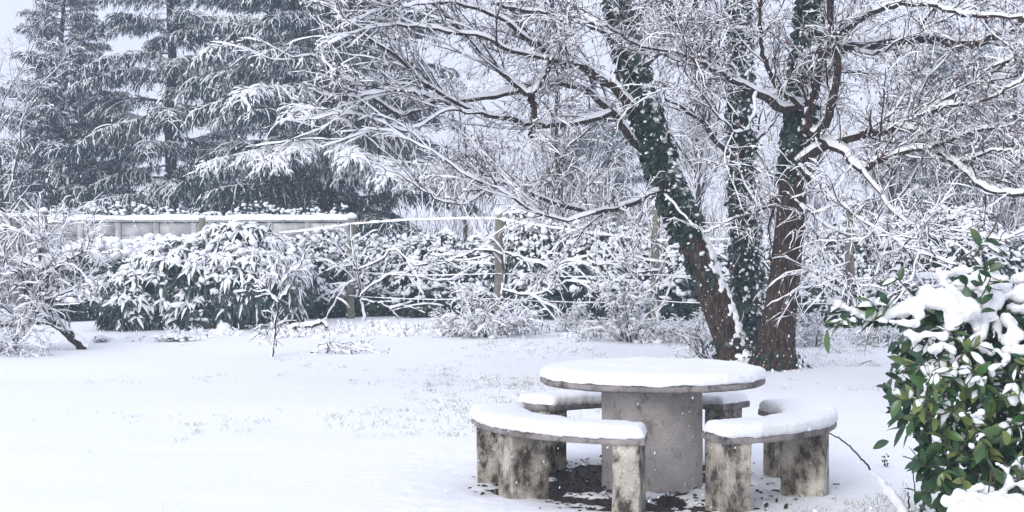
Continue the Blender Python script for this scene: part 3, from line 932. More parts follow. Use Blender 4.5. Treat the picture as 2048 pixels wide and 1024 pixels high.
conifer('spruce_tree', 'narrow bluish spruce at the far corner of the garden wall', 124, 52, 12.4, 3.25, 31, 190, SPRUCE_B, (.4, .35, .25), .12, .5, .82, .2)
conifer('cedar_tree', 'tall drooping cedar with a bare trunk showing, beside the bluish spruce', 342, 51, 16.5, 4.6, 32, 76, CEDAR_B, (.35, .33, .2, .07, .05), .06, .9, .75, .26,
        [(150, 200, 150, 49, 2), (90, 470, 60, 48.5, 3), (230, 150, 290, 49, 2), (200, 560, 215, 47.5, 3), (250, 130, 320, 49.5, 2), (330, 180, 400, 49, 1), (40, 225, 60, 49.5, 2)], .3)
conifer('cedar_tree', 'broad cedar with heavy snow-laden sprays arching low over the wall', 650, 47, 16.0, 5.0, 33, 120, CEDAR_B, (.3, .3, .2, .12, .08), .08, .7, .45, .30,
        [(335, 420, 360, 44, 5), (320, 500, 345, 43.2, 5), (300, 600, 330, 43.2, 5), (310, 820, 395, 43.5, 5), (180, 520, 240, 43.4, 4), (300, 700, 350, 43, 5), (330, 770, 390, 43, 5), (330, 860, 400, 44, 4), (250, 640, 270, 43, 4), (220, 480, 200, 44, 3), (120, 530, 120, 44, 3), (60, 560, 40, 44, 3)])
conifer('cedar_tree', 'dark cedar crown standing between the two other cedars', 545, 57, 19.0, 4.0, 34, 84, CEDAR_B, (.5, .3, .2, 0, 0), .08, 1.2, .5, .28)
conifer('fir_tree', 'dark hazy fir behind the bare twigs above the laurel bush', 1905, 52, 8.6, 3.6, 35, 120, SPRUCE_B, (.6, .3, .1), .10, .5, .5, .22)
conifer('fir_tree', 'distant fir behind the bare thicket near the left stem', 1180, 60, 7.4, 3.2, 36, 90, SPRUCE_B, (.3, .4, .3), .10, .5, .55, .2)

# ------------------------------------------------------------------ bare trees and thicket behind
def bare_tree(name, label, px, Y, H, seed, spread=0.5, nl=9, n=(60, 420, 2600), catk=0, r0=.12, lean=(0, 0), cat='tree', group=None):
    rng = np.random.default_rng(seed)
    x = gx(px, Y); z0 = float(gz(x, Y))
    t = thing(name, label, cat, (x, Y, z0), group)
    P = np.stack([np.zeros(20), np.zeros(20), np.linspace(-.15, H * .8, 20)], -1)
    f = np.linspace(0, 1, 20)
    P[:, 0] += lean[0] * f * H + .12 * np.sin(f * 5 + seed) * f; P[:, 1] += lean[1] * f * H + .1 * np.cos(f * 4 + seed) * f
    P = P + np.array([x, Y, z0])
    R = np.linspace(r0, r0 * .25, 20)
    g = Geo(); tubes(g, P, R, 8, .06, rng); tr = g.build('trunk', M_BARK, t)
    paths, radii = [P[6:]], [R[6:]]
    for i in range(nl):
        k = rng.integers(5, 18)
        az = rng.uniform(0, 2 * np.pi)
        d = np.array([math.cos(az) * spread * 1.4, math.sin(az) * spread * 1.4, 1.0])
        L = H * rng.uniform(.3, .55) * (1 - .3 * k / 20)
        B = grow(rng, P[k][None], d[None], np.array([L]), 16, .09, (0, 0, .02), (0, 0, -.03))[0]
        Rb = taper(np.array(R[k] * .55), np.array(.012), 16)
        add_branch(t, B, Rb, rng, 1.1, 6); paths.append(B); radii.append(Rb)
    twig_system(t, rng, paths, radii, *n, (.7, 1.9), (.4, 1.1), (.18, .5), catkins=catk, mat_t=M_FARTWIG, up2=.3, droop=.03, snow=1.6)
    return t

def copy_tree(src, label, px, Y, rz, sc, group=None):
    o = src.copy(); COL.objects.link(o)
    x = gx(px, Y); o.location = (x, Y, float(gz(x, Y))); o.rotation_euler = (0, 0, rz); o.scale = (sc, sc, sc); o['label'] = label
    if group: o['group'] = group
    for ch in list(src.children):
        c = ch.copy(); COL.objects.link(c); c.parent = o
        for gc in list(ch.children):
            d = gc.copy(); COL.objects.link(d); d.parent = c
    return o
G_BT = 'bare trees behind the hedge'
BT1 = bare_tree('bare_tree', 'pale snow-dusted bare tree rising behind the first leaning stem', 1120, 36, 6.6, 51, .55, 9, (50, 330, 1700), group=G_BT)
BT2 = bare_tree('bare_tree', 'thin bare tree seen between the leaning stem and the ivy stem', 1400, 40, 7.4, 52, .5, 9, (50, 330, 1700), group=G_BT)
copy_tree(BT1, 'bare tree behind the upright stem, partly hidden by it', 1600, 37, 2.1, 1.08)
copy_tree(BT2, 'bare tree standing in front of the dark hazy fir', 1780, 34, 1.3, .84)
copy_tree(BT1, 'bare tree at the frame edge above the laurel bush', 2030, 35, 4.0, 1.12)
copy_tree(BT2, 'bare tree where the long snowy arms meet the cedar', 930, 39, 3.6, .76)
bare_tree('bare_tree', 'small bare tree at the frame edge beside the spruce', 2, 44, 8.0, 57, .55, 9, (40, 220, 700), 0, .11, group=G_BT)

def shoots(name, label, px0, px1, Y, seed, count, hmin, hmax):
    rng = np.random.default_rng(seed)
    x = rng.uniform(gx(px0, Y), gx(px1, Y), count); y = Y + rng.uniform(-1.2, 1.2, count)
    P0 = np.stack([x, y, gz(x, y) - .05], -1)
    D0 = np.stack([rng.normal(0, .12, count), rng.normal(0, .12, count), np.ones(count)], -1)
    L = rng.uniform(hmin, hmax, count)
    P = grow(rng, P0, D0, L, 9, .05)
    R = taper(rng.uniform(.008, .016, count), np.full(count, .004), 9)
    g, gs = Geo(), Geo()
    tubes(g, P, R, 3); snow_on(gs, P, R, .03, rng, 3, 1.2, .5, .3, .3, 0, .2)
    P0, D0, R0, tt = sprout(rng, list(P), list(R), count * 7, .3, 1, (.4, 1.0), .3)
    P4 = grow(rng, P0, D0, rng.uniform(.2, .8, len(P0)), 5, .15, (0, 0, .05))
    R4 = taper(np.full(len(P0), .005), np.full(len(P0), .003), 5)
    tubes(g, P4, R4, 3); snow_on(gs, P4, R4, .014, rng, 3, 1.3, .5, .5, .1, .1, .1)
    x = (gx(px0, Y) + gx(px1, Y)) / 2
    t = thing(name, label, 'thicket', (x, Y, 0))
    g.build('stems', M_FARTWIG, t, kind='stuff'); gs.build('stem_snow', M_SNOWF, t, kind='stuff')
    t['kind'] = 'stuff'
shoots('thicket', 'thicket of upright reddish shoots behind the hedge', 830, 2120, 34, 61, 470, 1.5, 3.4)

# ------------------------------------------------------------------ garden wall and grey fence
def box(g, lo, hi, jit=0, rng=None):
    lo, hi = np.array(lo, float), np.array(hi, float)
    c = np.array([[x, y, z] for x in (0, 1) for y in (0, 1) for z in (0, 1)], float)
    V = lo + c * (hi - lo)
    if jit: V = V + rng.normal(0, jit, V.shape)
    g.add(V, [(0, 1, 3, 2), (4, 6, 7, 5), (0, 4, 5, 1), (2, 3, 7, 6), (0, 2, 6, 4), (1, 5, 7, 3)])

def snow_ridge(g, p0, p1, w, h, rng, n=80, k=9):
    P = np.linspace(p0, p1, n)
    d = unit(np.array(p1, float) - np.array(p0, float)); s = unit(np.cross(d, UP))
    al = np.linspace(0, 1, k) * np.pi
    e = np.sqrt(np.clip(np.minimum(np.arange(n), np.arange(n)[::-1]) / 2.0, 0, 1))
    hh = h * (1 + .35 * fbm(P * 1.3, 5, 3)) * (.2 + .8 * e)
    V = P[:, None] + s * (w * np.sign(np.cos(al)) * np.abs(np.cos(al)) ** .5)[:, None] + UP * (hh[:, None] * np.sin(al) ** .6)[..., None]
    V = V + rng.normal(0, .006, V.shape)
    idx = np.arange(n * k).reshape(n, k)
    g.add(V, np.stack([idx[:-1, :-1], idx[1:, :-1], idx[1:, 1:], idx[:-1, 1:]], -1))

def build_wall():
    rng = np.random.default_rng(71)
    Y = 40.0; H = 2.13
    x0, x1 = gx(86, Y), gx(692, Y)
    t = thing('garden_wall', 'pale concrete panel wall with posts under a ridge of snow', 'wall', ((x0 + x1) / 2, Y, 0))
    nb = 8
    xs = np.linspace(x0, x1, nb + 1)
    for i, x in enumerate(xs):
        g = Geo(); box(g, (x - .075, Y - .075, -.1), (x + .075, Y + .09, H + .02)); g.build('wall_post', M_WALL, t, False)
    for i in range(nb):
        for r in range(6):
            g = Geo(); z = r * H / 6
            box(g, (xs[i] + .078, Y - .045 + rng.normal(0, .004), z + .008), (xs[i + 1] - .078, Y + .045, z + H / 6 - .008))
            g.build('wall_panel', M_WALL, t, False)
    g = Geo(); box(g, (x0 - .1, Y - .13, H + .022), (x1 + .1, Y + .13, H + .07)); g.build('coping', M_WALL, t, False)
    g = Geo(); snow_ridge(g, (x0 - .1, Y, H + .068), (x1 + .1, Y, H + .068), .15, .15, rng, 300); g.build('wall_snow', M_SNOW, t)
    # snow-covered creeper along the top
    gl, gs = Geo(), Geo(); M = 1100
    x = rng.uniform(x0, x1, M); P = np.stack([x, Y + .12 + rng.uniform(0, .35, M), H + .08 + rng.random(M) ** 2 * .28 * (1 + fbm(np.stack([x, x * 0, x * 0], -1), 3, 2))], -1)
    leaves(gl, P, unit(rng.normal(0, 1, (M, 3)) + UP * .4), rng.normal(0, 1, (M, 3)), .12, .07)
    blobs(gs, P[:700] + UP * .03, rng.uniform(.03, .07, 700), rng, .7)
    o = gl.build('wall_creeper', M_HEDGE, kind='stuff'); tag(o, 'low creeper leaves growing along the top of the pale wall', 'creeper')
    gs.build('creeper_snow', M_SNOWF, o, kind='stuff')
    Yf = 35.0
    t = thing('board_fence', 'grey board fence end with a snowy rail at the frame edge', 'fence', (gx(30, Yf), Yf, 0))
    xa, xb = gx(-60, Yf), gx(80, Yf); nb = 10
    for i in range(nb):
        a, b = xa + (xb - xa) * i / nb, xa + (xb - xa) * (i + 1) / nb
        g = Geo(); box(g, (a + .008, Yf - .015, 0), (b - .008, Yf + .015, 2.15 + rng.normal(0, .01))); g.build('board', M_WOODGREY, t, False)
    g = Geo(); box(g, (xa, Yf - .06, 2.16), (xb + .04, Yf + .05, 2.22)); g.build('rail', M_WOODGREY, t, False)
    g = Geo(); box(g, (xb + .012, Yf - .09, -.1), (xb + .15, Yf + .06, 2.32)); g.build('post', M_WOODGREY, t, False)
    g = Geo(); snow_ridge(g, (xa, Yf, 2.218), (xb + .04, Yf, 2.218), .07, .06, rng, 40); g.build('rail_snow', M_SNOW, t)
    g = Geo(); blobs(g, [(xb + .08, Yf - .01, 2.35)], .11, rng, .6, .2, ICO2); g.build('post_snow', M_SNOW, t)
    x, Yp = gx(404, 33.5), 33.5
    t = thing('wooden_post', 'short wooden post rising above the shrubs before the pale wall', 'post', (x, Yp, 0))
    g = Geo(); tubes(g, np.stack([np.full(12, x), np.full(12, Yp), np.linspace(-.1, 2.14, 12)], -1), np.full((1, 12), .075), 12, .05, rng, True); g.build('shaft', M_POST, t)
    g = Geo(); blobs(g, [(x, Yp, 2.17)], .085, rng, .55, .15, ICO2); g.build('post_snow', M_SNOW, t)
build_wall()

# ------------------------------------------------------------------ post and wire trellis with its vines
def build_trellis():
    rng = np.random.default_rng(81)
    posts = [(700, 646, 437, 'wooden trellis post with a tall snow cap, standing nearest the wall'),
             (995, 655, 428, 'wooden trellis post rising from the bushy snowy shrub'),
             (1309, 662, 412, 'wooden trellis post close to the leaning ivy stem'),
             (1697, 668, 418, 'mossy trellis post seen above the outstretched laurel arm')]
    tops = []
    for px, pb, pt, lab in posts:
        Y = CAMH * F / (pb - HOR)
        b, tp = at(px, pb, Y), at(px + 3, pt, Y)
        t = thing('trellis_post', lab, 'post', tuple(b), 'posts of the vine trellis')
        n = 18; P = np.linspace(b - UP * .15, tp, n); P[:, 0] += .012 * np.sin(np.arange(n) * .9)
        g = Geo(); tubes(g, P, np.linspace(.082, .072, n)[None], 14, .07, rng, True); g.build('shaft', M_POST, t)
        g = Geo(); blobs(g, [tp + UP * .05], .10, rng, .8, .2, ICO2); g.build('post_snow', M_SNOW, t)
        g = Geo(); zz = np.linspace(-.1, .1, 3)
        for hz in (.55, 1.02, 1.5):
            c = b + UP * hz
            a = np.linspace(0, 2 * np.pi, 14)
            tubes(g, c + np.stack([np.cos(a) * .088, np.sin(a) * .088, 0 * a], -1), np.full((1, 14), .004), 4)
        g.build('wire_tie', M_WIRE, t)
        tops.append((b, tp))
    def wire(p0, p1, sag, r, sn, label):
        n = 40; f = np.linspace(0, 1, n)[:, None]
        P = p0 * (1 - f) + p1 * f; P[:, 2] -= sag * 4 * (f * (1 - f))[:, 0]; P[:, 2] += .01 * fbm(P * 2, 3, 2)
        t = thing('trellis_wire', label, 'wire', tuple(P[n // 2]), 'wires of the vine trellis')
        g = Geo(); tubes(g, P, np.full((1, n), r), 5); g.build('strand', M_WIRE, t)
        g = Geo(); snow_on(g, P, np.full((1, n), r), sn, rng, 5, 1.2, .4); g.build('wire_snow', M_SNOWF, t)
    (b0, t0), (b1, t1), (b2, t2), (b3, t3) = tops
    fy = np.array([0, -.1, 0])
    e0 = at(560, 466, 30)
    wire(e0, t0 - UP * .12 + fy, .02, .010, .028, 'top trellis wire between the wall and the first post')
    wire(t0 - UP * .12 + fy, t1 - UP * .10 + fy, -.04, .010, .028, 'top trellis wire arching up to the shrub post')
    wire(t1 - UP * .10 + fy, at(1310, 482, b2[1]) + fy, .02, .010, .028, 'top trellis wire sloping down to the post by the leaning stem')
    wire(at(1310, 482, b2[1]) + fy, t3 - UP * .35 + fy, .05, .008, .03, 'top trellis wire running behind the twin stems')
    wire(t3 - UP * .35 + fy, at(2120, 470, b3[1]), .05, .008, .03, 'top trellis wire running off behind the laurel bush')
    for i, (pa, pb) in enumerate(((tops[0], tops[1]), (tops[1], tops[2]), (tops[2], tops[3]))):
        for hz, w in ((1.02, 'middle'), (.55, 'lowest')):
            wire(pa[0] + UP * hz + fy, pb[0] + UP * hz + fy, .05, .004, .012, ['%s trellis wire between the wall-side post and the shrub post', '%s trellis wire between the shrub post and the leaning stem', '%s trellis wire running behind the twin stems'][i] % w)
    # vines: thick old arms tied along the wires
    vines = [('old snowy vine sprawling from the post nearest the wall', [
                [(730, 660), (722, 600), (712, 540), (700, 480)], [(712, 540), (690, 520), (685, 512)], [(722, 590), (760, 560), (800, 548), (880, 560), (930, 555)],
                [(712, 540), (760, 520), (790, 500), (830, 530), (880, 522), (940, 520), (985, 510)], [(722, 600), (770, 610), (800, 640)], [(715, 560), (680, 575), (655, 610)]], 29.2),
             ('old snowy vine with horizontal arms on the shrub post', [
                [(1010, 665), (1004, 600), (1008, 540), (1010, 500)], [(1008, 540), (1000, 508), (960, 500), (900, 520), (860, 535)], [(1010, 505), (1060, 520), (1110, 528), (1145, 520), (1180, 535)],
                [(1006, 580), (1060, 590), (1110, 575), (1140, 560)], [(1004, 620), (1050, 600), (1090, 590)]], 27.6),
             ('old snowy vine beside the leaning stem with a rising arm', [
                [(1318, 670), (1312, 600), (1322, 540), (1330, 490)], [(1312, 590), (1270, 560), (1240, 520)], [(1185, 528), (1225, 525), (1260, 512), (1277, 503), (1276, 490)],
                [(1322, 540), (1280, 545), (1225, 530), (1185, 528)], [(1318, 520), (1350, 492), (1390, 480)]], 27.0),
             ('old snowy vine on the mossy post with a low horizontal arm', [
                [(1705, 680), (1700, 610), (1694, 560)], [(1698, 575), (1650, 555), (1615, 565), (1600, 545)], [(1700, 570), (1760, 560), (1830, 575), (1900, 570)], [(1700, 600), (1650, 572), (1590, 578)]], 26.0)]
    for lab, arms, Y in vines:
        b = at(*arms[0][0], Y)
        t = thing('grape_vine', lab, 'vine', (b[0], b[1], 0), 'vines trained along the trellis')
        paths, radii = [], []
        for j, a in enumerate(arms):
            P = limb(a, Y, Y + (-.3 if j % 2 else .2), 20, .012, rng)
            R = taper(np.array(.040 if j == 0 else .024), np.array(.020 if j == 0 else .011), 20)
            add_branch(t, P, R, rng, 1.6 if j else .8, 7, 0, 'vine_arm'); paths.append(P); radii.append(R)
        twig_system(t, rng, paths, radii, 26, 45, 140, (.5, 1.5), (.25, .7), (.1, .3), snow=2.8, wg=.45, catkins=60)
build_trellis()

# ------------------------------------------------------------------ hedge, shrubs
def lobes_sample(rng, lobes, count, rin=.72, rout=1.0):
    vol = np.array([l[1][0] * l[1][2] for l in lobes]); w = rng.choice(len(lobes), count * 2, p=vol / vol.sum())
    C = np.array([l[0] for l in lobes]); R = np.array([l[1] for l in lobes])
    d = unit(rng.normal(0, 1, (count * 2, 3)))
    s = rng.uniform(rin, rout, count * 2)[:, None] * (1 + .16 * fbm(d * 2.2 + w[:, None] * 7.7, 3, 2))[:, None]
    P = C[w] + d * R[w] * s
    N = unit(d / R[w])
    inside = np.zeros(len(P), bool)
    for j in range(len(lobes)):
        q = np.linalg.norm((P - C[j]) / R[j], axis=1)
        inside |= (q < .66) & (w != j)
    keep = (~inside) & (P[:, 2] > gz(P[:, 0], P[:, 1]) + .03) & (N[:, 1] < .55)
    return P[keep][:count], N[keep][:count]

def leafy_bush(name, label, lobes, seed, n, leaf=(.10, .045), snow=.9, k=6, clumps=140, lmat=None, droop=.5, cat='bush', group=None, clump_r=(.05, .13), inner=1.0, floor=0.0):
    rng = np.random.default_rng(seed)
    c = np.mean([l[0] for l in lobes], 0)
    t = thing(name, label, cat, (c[0], c[1], 0), group)
    P, N = lobes_sample(rng, lobes, n)
    M = len(P)
    sn = sstep(-.15, .45, N[:, 2] * .75 + .55 * fbm(P * 1.7, seed, 2) + (P[:, 2] - .95) * .55)
    sn = np.maximum(sn, floor)
    # rosettes
    bi = np.repeat(np.arange(M), k); K = len(bi)
    axis = unit(N[bi] * .8 + UP * .35)
    rd = unit(rng.normal(0, 1, (K, 3))); rd = unit(rd - axis * np.sum(rd * axis, 1, keepdims=True))
    D = unit(rd + axis * rng.uniform(.1, .8, K)[:, None] - UP * .12)
    Nn = unit(axis - D * np.sum(axis * D, 1, keepdims=True) + UP * .25)
    L = leaf[0] * rng.uniform(.65, 1.25, K); W = leaf[1] * rng.uniform(.8, 1.2, K)
    B = P[bi] + rng.normal(0, .012, (K, 3))
    bend = rng.uniform(.15, 1, K) * droop
    g = Geo(); leaves(g, B, D, Nn, L, W, .15, bend)
    g.build('foliage', lmat or M_HEDGE, t, kind='stuff')
    m = rng.random(K) < sn[bi] * snow
    gs = Geo(); leaves(gs, B[m] + UP * .003, D[m], Nn[m], L[m] * 1.0, W[m] * 1.12, .12, bend[m], False, rng.uniform(.25, .75, m.sum()) * W[m])
    m2 = rng.random(M) < sn * .25 * snow
    blobs(gs, P[m2] + UP * leaf[1] * .5, rng.uniform(.25, .6, m2.sum()) * leaf[0], rng, .6)
    gs.build('leaf_snow', M_SNOWF, t, kind='stuff')
    # shaded inner leaves
    if inner:
        P, N = lobes_sample(rng, lobes, int(n * 2.2 * inner), .45, .8); M = len(P)
        gi = Geo(); leaves(gi, P, unit(rng.normal(0, 1, (M, 3)) - UP * .4), unit(rng.normal(0, .8, (M, 3)) + UP * .5), leaf[0] * 1.2, leaf[1] * 1.5, .15, .3)
        gi.build('inner_foliage', lmat or M_HEDGE, t, kind='stuff')
    # stems
    g = Geo(); ps = []
    for l in lobes:
        for _ in range(4):
            e = np.array(l[0]) + rng.normal(0, .45, 3) * np.array(l[1]); s = np.array([c[0] + rng.normal(0, .2), c[1] + rng.normal(0, .1), -.05])
            ps.append(resample([s, s * .5 + e * .5 + rng.normal(0, .1, 3), e], 8))
    ps = np.array(ps); tubes(g, ps, taper(np.full(len(ps), .022), np.full(len(ps), .008), 8), 5); g.build('stems', M_BARK, t)
    if clumps:
        P, N = lobes_sample(rng, lobes, clumps * 4, .92, 1.04)
        s = rng.random(len(P)) < sstep(0.0, .7, N[:, 2])
        P = P[s][:clumps]; M = len(P)
        g = Geo(); blobs(g, P, rng.uniform(*clump_r, M), rng, .7, .6, ICO1, (unit(rng.normal(0, 1, (M, 3)) * np.array([1, .7, .8])), 1.7))
        g.build('snow_clumps', M_SNOWF, t, kind='stuff')
    return t

def lob(px, py, Y, rx, rz, ry=None):
    """a lobe of a bush: centre seen at px,py at depth Y, radii in photograph pixels"""
    s = Y / F
    return (at(px, py, Y), (rx * s, (ry or rx * .8) * s, rz * s))

# big laurel on the left
leafy_bush('laurel_bush', 'big drooping laurel bush loaded with snow before the pale wall',
           [lob(470, 500, 28.5, 95, 55), lob(380, 545, 28.3, 120, 70), lob(480, 575, 28.0, 130, 80), lob(300, 580, 28.0, 90, 55), lob(255, 622, 27.5, 60, 34), lob(560, 560, 28.6, 70, 70), lob(430, 625, 27.8, 110, 55), lob(340, 620, 27.8, 70, 34), lob(540, 635, 28.2, 70, 50)],
           101, 1250, (.23, .058), .80, 8, 110, M_LAURELF, .95, clump_r=(.03, .08), floor=.2)
leafy_bush('laurel_bush', 'dark low shrub reaching along the ground behind the fallen bare tree',
           [lob(150, 615, 30, 60, 26), lob(200, 600, 30.5, 60, 40), lob(240, 560, 31, 60, 40)], 102, 380, (.13, .05), .6, 6, 40, M_HEDGE, .4)
leafy_bush('snowy_shrub', 'pale twiggy shrub heaped with snow in front of the wall panels',
           [lob(215, 520, 31, 90, 40), lob(320, 505, 31.5, 70, 30), lob(120, 540, 31, 70, 45)], 103, 600, (.10, .035), 1.0, 5, 170, M_HEDGE, .4)
hedge = [(620, 560, 31, 1.0, 'between the big laurel and the first trellis post'), (730, 558, 31.5, 1.1, 'behind the first trellis post'),
         (850, 560, 31, 1.08, 'midway between the first and second trellis posts'), (965, 560, 31.2, 1.06, 'behind the second trellis post'), (1080, 566, 30.8, 1.06, 'right of the second trellis post'),
         (1200, 570, 30.5, 1.05, 'left of the leaning-stem post'), (1325, 575, 30.2, 1.05, 'behind the leaning-stem post'), (1440, 582, 29.6, 1.0, 'behind the foot of the leaning stem'),
         (1550, 585, 29.4, 1.0, 'behind the upright stem'), (1650, 588, 29.2, 1.0, 'right of the upright stem'), (1765, 585, 29, 1.1, 'behind the mossy post'), (1890, 578, 28.8, 1.18, 'behind the outstretched laurel arm'), (2020, 572, 28.6, 1.2, 'behind the near laurel bush at the frame edge')]
hr = np.random.default_rng(5)
HB = []
for i, (px, py, Y, sc, where) in enumerate(hedge):
    lab = 'dark green hedge bush with snow clumps %s' % where
    if i < 4:
        rx, rz = 84, 100
        L = [lob(px, py + 10, Y, rx, rz), lob(px - rx * .5 + hr.normal(0, 8), py - rz * .35, Y + .3, rx * .55, rz * .5), lob(px + rx * .45, py - rz * .45 + hr.normal(0, 8), Y + .2, rx * .5, rz * .5), lob(px + hr.normal(0, 15), py + rz * .5, Y - .6, rx * .9, rz * .5)]
        HB.append(leafy_bush('hedge_bush', lab, L, 110 + i, 820, (.10, .055), .60, 6, 80, M_HEDGE, .4, group='bushes of the hedge row', clump_r=(.025, .08)))
    else:
        o = copy_tree(HB[i % 4], lab, px, Y, hr.uniform(-.5, .5), sc)
        o.location.z = 0; o.scale = (sc * (1 if i % 8 < 4 else -1) * 1.03, sc, sc * hr.uniform(.86, 1.12))

def twiggy_shrub(name, label, px, py, seed, H, W, n1=34, n3=360, n4=1200, snow=1.7, arch=-.16, group=None, Y=None, cat='shrub'):
    rng = np.random.default_rng(seed)
    Y = Y or CAMH * F / (py - HOR); x = gx(px, Y); z = float(gz(x, Y))
    t = thing(name, label, cat, (x, Y, z), group)
    az = rng.uniform(0, 2 * np.pi, n1); inc = rng.uniform(.1, 1.0, n1) * W / H
    D = np.stack([np.cos(az) * inc, np.sin(az) * inc * .7, np.ones(n1)], -1)
    P0 = np.stack([x + np.cos(az) * .12, Y + np.sin(az) * .12, np.full(n1, z - .05)], -1)
    P = grow(rng, P0, D, H * rng.uniform(.6, 1.15, n1), 12, .14, (0, 0, 0), (0, 0, arch))
    R = taper(rng.uniform(.009, .017, n1), np.full(n1, .005), 12)
    g, gs = Geo(), Geo()
    tubes(g, P, R, 5); snow_on(gs, P, R, .012 * snow, rng, 5, 1.0, .6, .6, .1, 0, .12)
    P0, D0, R0, tt = sprout(rng, list(P), list(R), n3, .2, 1, (.4, 1.0), .05)
    P3 = grow(rng, P0, D0, rng.uniform(.12, .42, n3), 7, .26, (0, 0, 0), (0, 0, arch))
    R3 = taper(np.full(n3, .006), np.full(n3, .003), 7)
    tubes(g, P3, R3, 3); snow_on(gs, P3, R3, .011 * snow, rng, 4, 1.2, .6, .6, .1, .1, .15)
    P0, D0, R0, tt = sprout(rng, list(P3), list(R3), n4, .1, 1, (.4, 1.1), 0)
    P4 = grow(rng, P0, D0, rng.uniform(.05, .17, n4), 4, .3, (0, 0, 0), (0, 0, arch))
    R4 = taper(np.full(n4, .004), np.full(n4, .002), 4)
    tubes(g, P4, R4, 3); snow_on(gs, P4, R4, .009 * snow, rng, 3, 1.4, .6, .5, .1, .15, .15)
    g.build('stems', M_TWIG, t, kind='stuff'); gs.build('stem_snow', M_SNOWF, t, kind='stuff')
    return t
G_SH = 'bare snowy shrubs before the hedge'
SH = twiggy_shrub('bare_shrub', 'wide feathery bare shrub round the foot of the second trellis post', 985, 680, 131, .9, 1.3, 24, 300, 1100, group=G_SH)
S2 = twiggy_shrub('bare_shrub', 'arching bare shrub just left of the third trellis post', 1262, 686, 133, 1.05, 1.2, 20, 250, 900, group=G_SH)
def shrub_at(src, label, px, py, rz, sc):
    copy_tree(src, label, px, CAMH * F / (py - HOR), rz, sc)
shrub_at(SH, 'bare shrub whose twigs cross the pale wall panels', 190, 640, .7, 1.5)
shrub_at(S2, 'bare shrub poking up behind the top of the big laurel', 330, 635, 1.9, 1.55)
shrub_at(SH, 'low bare shrub spreading towards the lawn beside the second trellis post', 905, 677, 1.4, .55)
shrub_at(S2, 'low bare shrub between the second and third trellis posts', 1140, 668, 2.2, .55)
shrub_at(SH, 'low bare shrub between the third post and the leaning stem', 1375, 688, 3.9, .62)
shrub_at(S2, 'small bare shrub touching the bark of the upright stem', 1622, 690, 4.1, .6)
shrub_at(SH, 'bare shrub half hidden behind the outstretched laurel arm', 1765, 688, 5.1, .65)
twiggy_shrub('dry_twigs', 'thin dark twigs fanning out at the foot of the leaning stem', 1432, 716, 140, .5, .75, 22, 120, 200, .5, -.05, None, None, 'twigs')

def build_undergrowth():
    rng = np.random.default_rng(145)
    M = 330
    px = np.concatenate([rng.uniform(330, 620, 60), rng.uniform(560, 1440, 190), rng.uniform(1600, 1850, 80)]); py = rng.uniform(660, 684, M) + 8 * fbm(np.stack([px * .01, px * 0, px * 0], -1), 3, 2) + (px - 900) * .012
    Y = CAMH * F / (py - HOR); x = gx(px, Y); k = 6
    base = np.repeat(np.stack([x, Y, gz(x, Y) - .02], -1), k, 0); n = len(base)
    P = grow(rng, base, np.stack([rng.normal(0, .9, n), rng.normal(0, .5, n), np.ones(n)], -1), rng.uniform(.05, .22, n), 6, .25, (0, 0, 0), (0, 0, -.2))
    Rr = taper(np.full(n, .006), np.full(n, .003), 6)
    g, gs = Geo(), Geo(); tubes(g, P, Rr, 3); snow_on(gs, P, Rr, .022, rng, 4, 1.5, .6, .5, .2, .1, .15)
    q = base[::k]; blobs(gs, q + UP * .03 + rng.normal(0, .06, q.shape) * np.array([1, 1, .2]), rng.uniform(.03, .10, M), rng, .5, .7, ICO1)
    o = g.build('undergrowth', M_TWIG, kind='stuff'); tag(o, 'low snowy weeds and stems along the foot of the hedge', 'undergrowth')
    gs.build('undergrowth_snow', M_SNOWF, o, kind='stuff')
build_undergrowth()

# fallen leaning tree on the left
def build_left_tree():
    rng = np.random.default_rng(151)
    Y = 23.4
    b = at(165, 692, Y)
    t = thing('leaning_tree', 'small bare tree leaning over, thick with snowy twigs, at the frame edge', 'tree', (b[0], b[1], float(gz(b[0], b[1]))))
    L = [([(172, 698), (150, 680), (115, 650), (85, 630), (60, 590), (50, 560)], 0, -.2, .085, .05, 1.6),
         ([(90, 632), (95, 590), (88, 540), (80, 500), (84, 470), (95, 450)], 0, .2, .06, .03, 1.2),
         ([(100, 645), (60, 640), (20, 650), (-40, 655), (-90, 640)], 0, -.8, .05, .025, 1.8),
         ([(60, 590), (20, 560), (-20, 540), (-70, 545)], -.1, -.6, .04, .015, 1.8),
         ([(85, 540), (40, 520), (0, 510), (-40, 500)], 0, .6, .035, .012, 1.8),
         ([(88, 560), (120, 530), (150, 512), (180, 500)], 0, -.5, .03, .010, 1.8),
         ([(85, 500), (60, 470), (20, 455), (-20, 440)], 0, .4, .028, .010, 1.8),
         ([(90, 600), (140, 580), (170, 560), (195, 535)], 0, .6, .028, .008, 1.8),
         ([(60, 640), (20, 675), (-10, 700), (-50, 705)], -.3, -1.4, .025, .010, 1.8),
         ([(90, 632), (50, 668), (30, 690), (45, 715)], -.3, -1.6, .02, .008, 1.6)]
    paths, radii = [], []
    for pts, y0, y1, r0, r1, sn in L:
        P = limb(pts, Y + y0, Y + y1, 22, .012, rng); R = taper(np.array(r0), np.array(r1), 22)
        add_branch(t, P, R, rng, sn, 8); paths.append(P); radii.append(R)
    twig_system(t, rng, paths, radii, 130, 620, 1900, (.4, 1.1), (.25, .7), (.1, .3), snow=1.9, droop=.04)
build_left_tree()

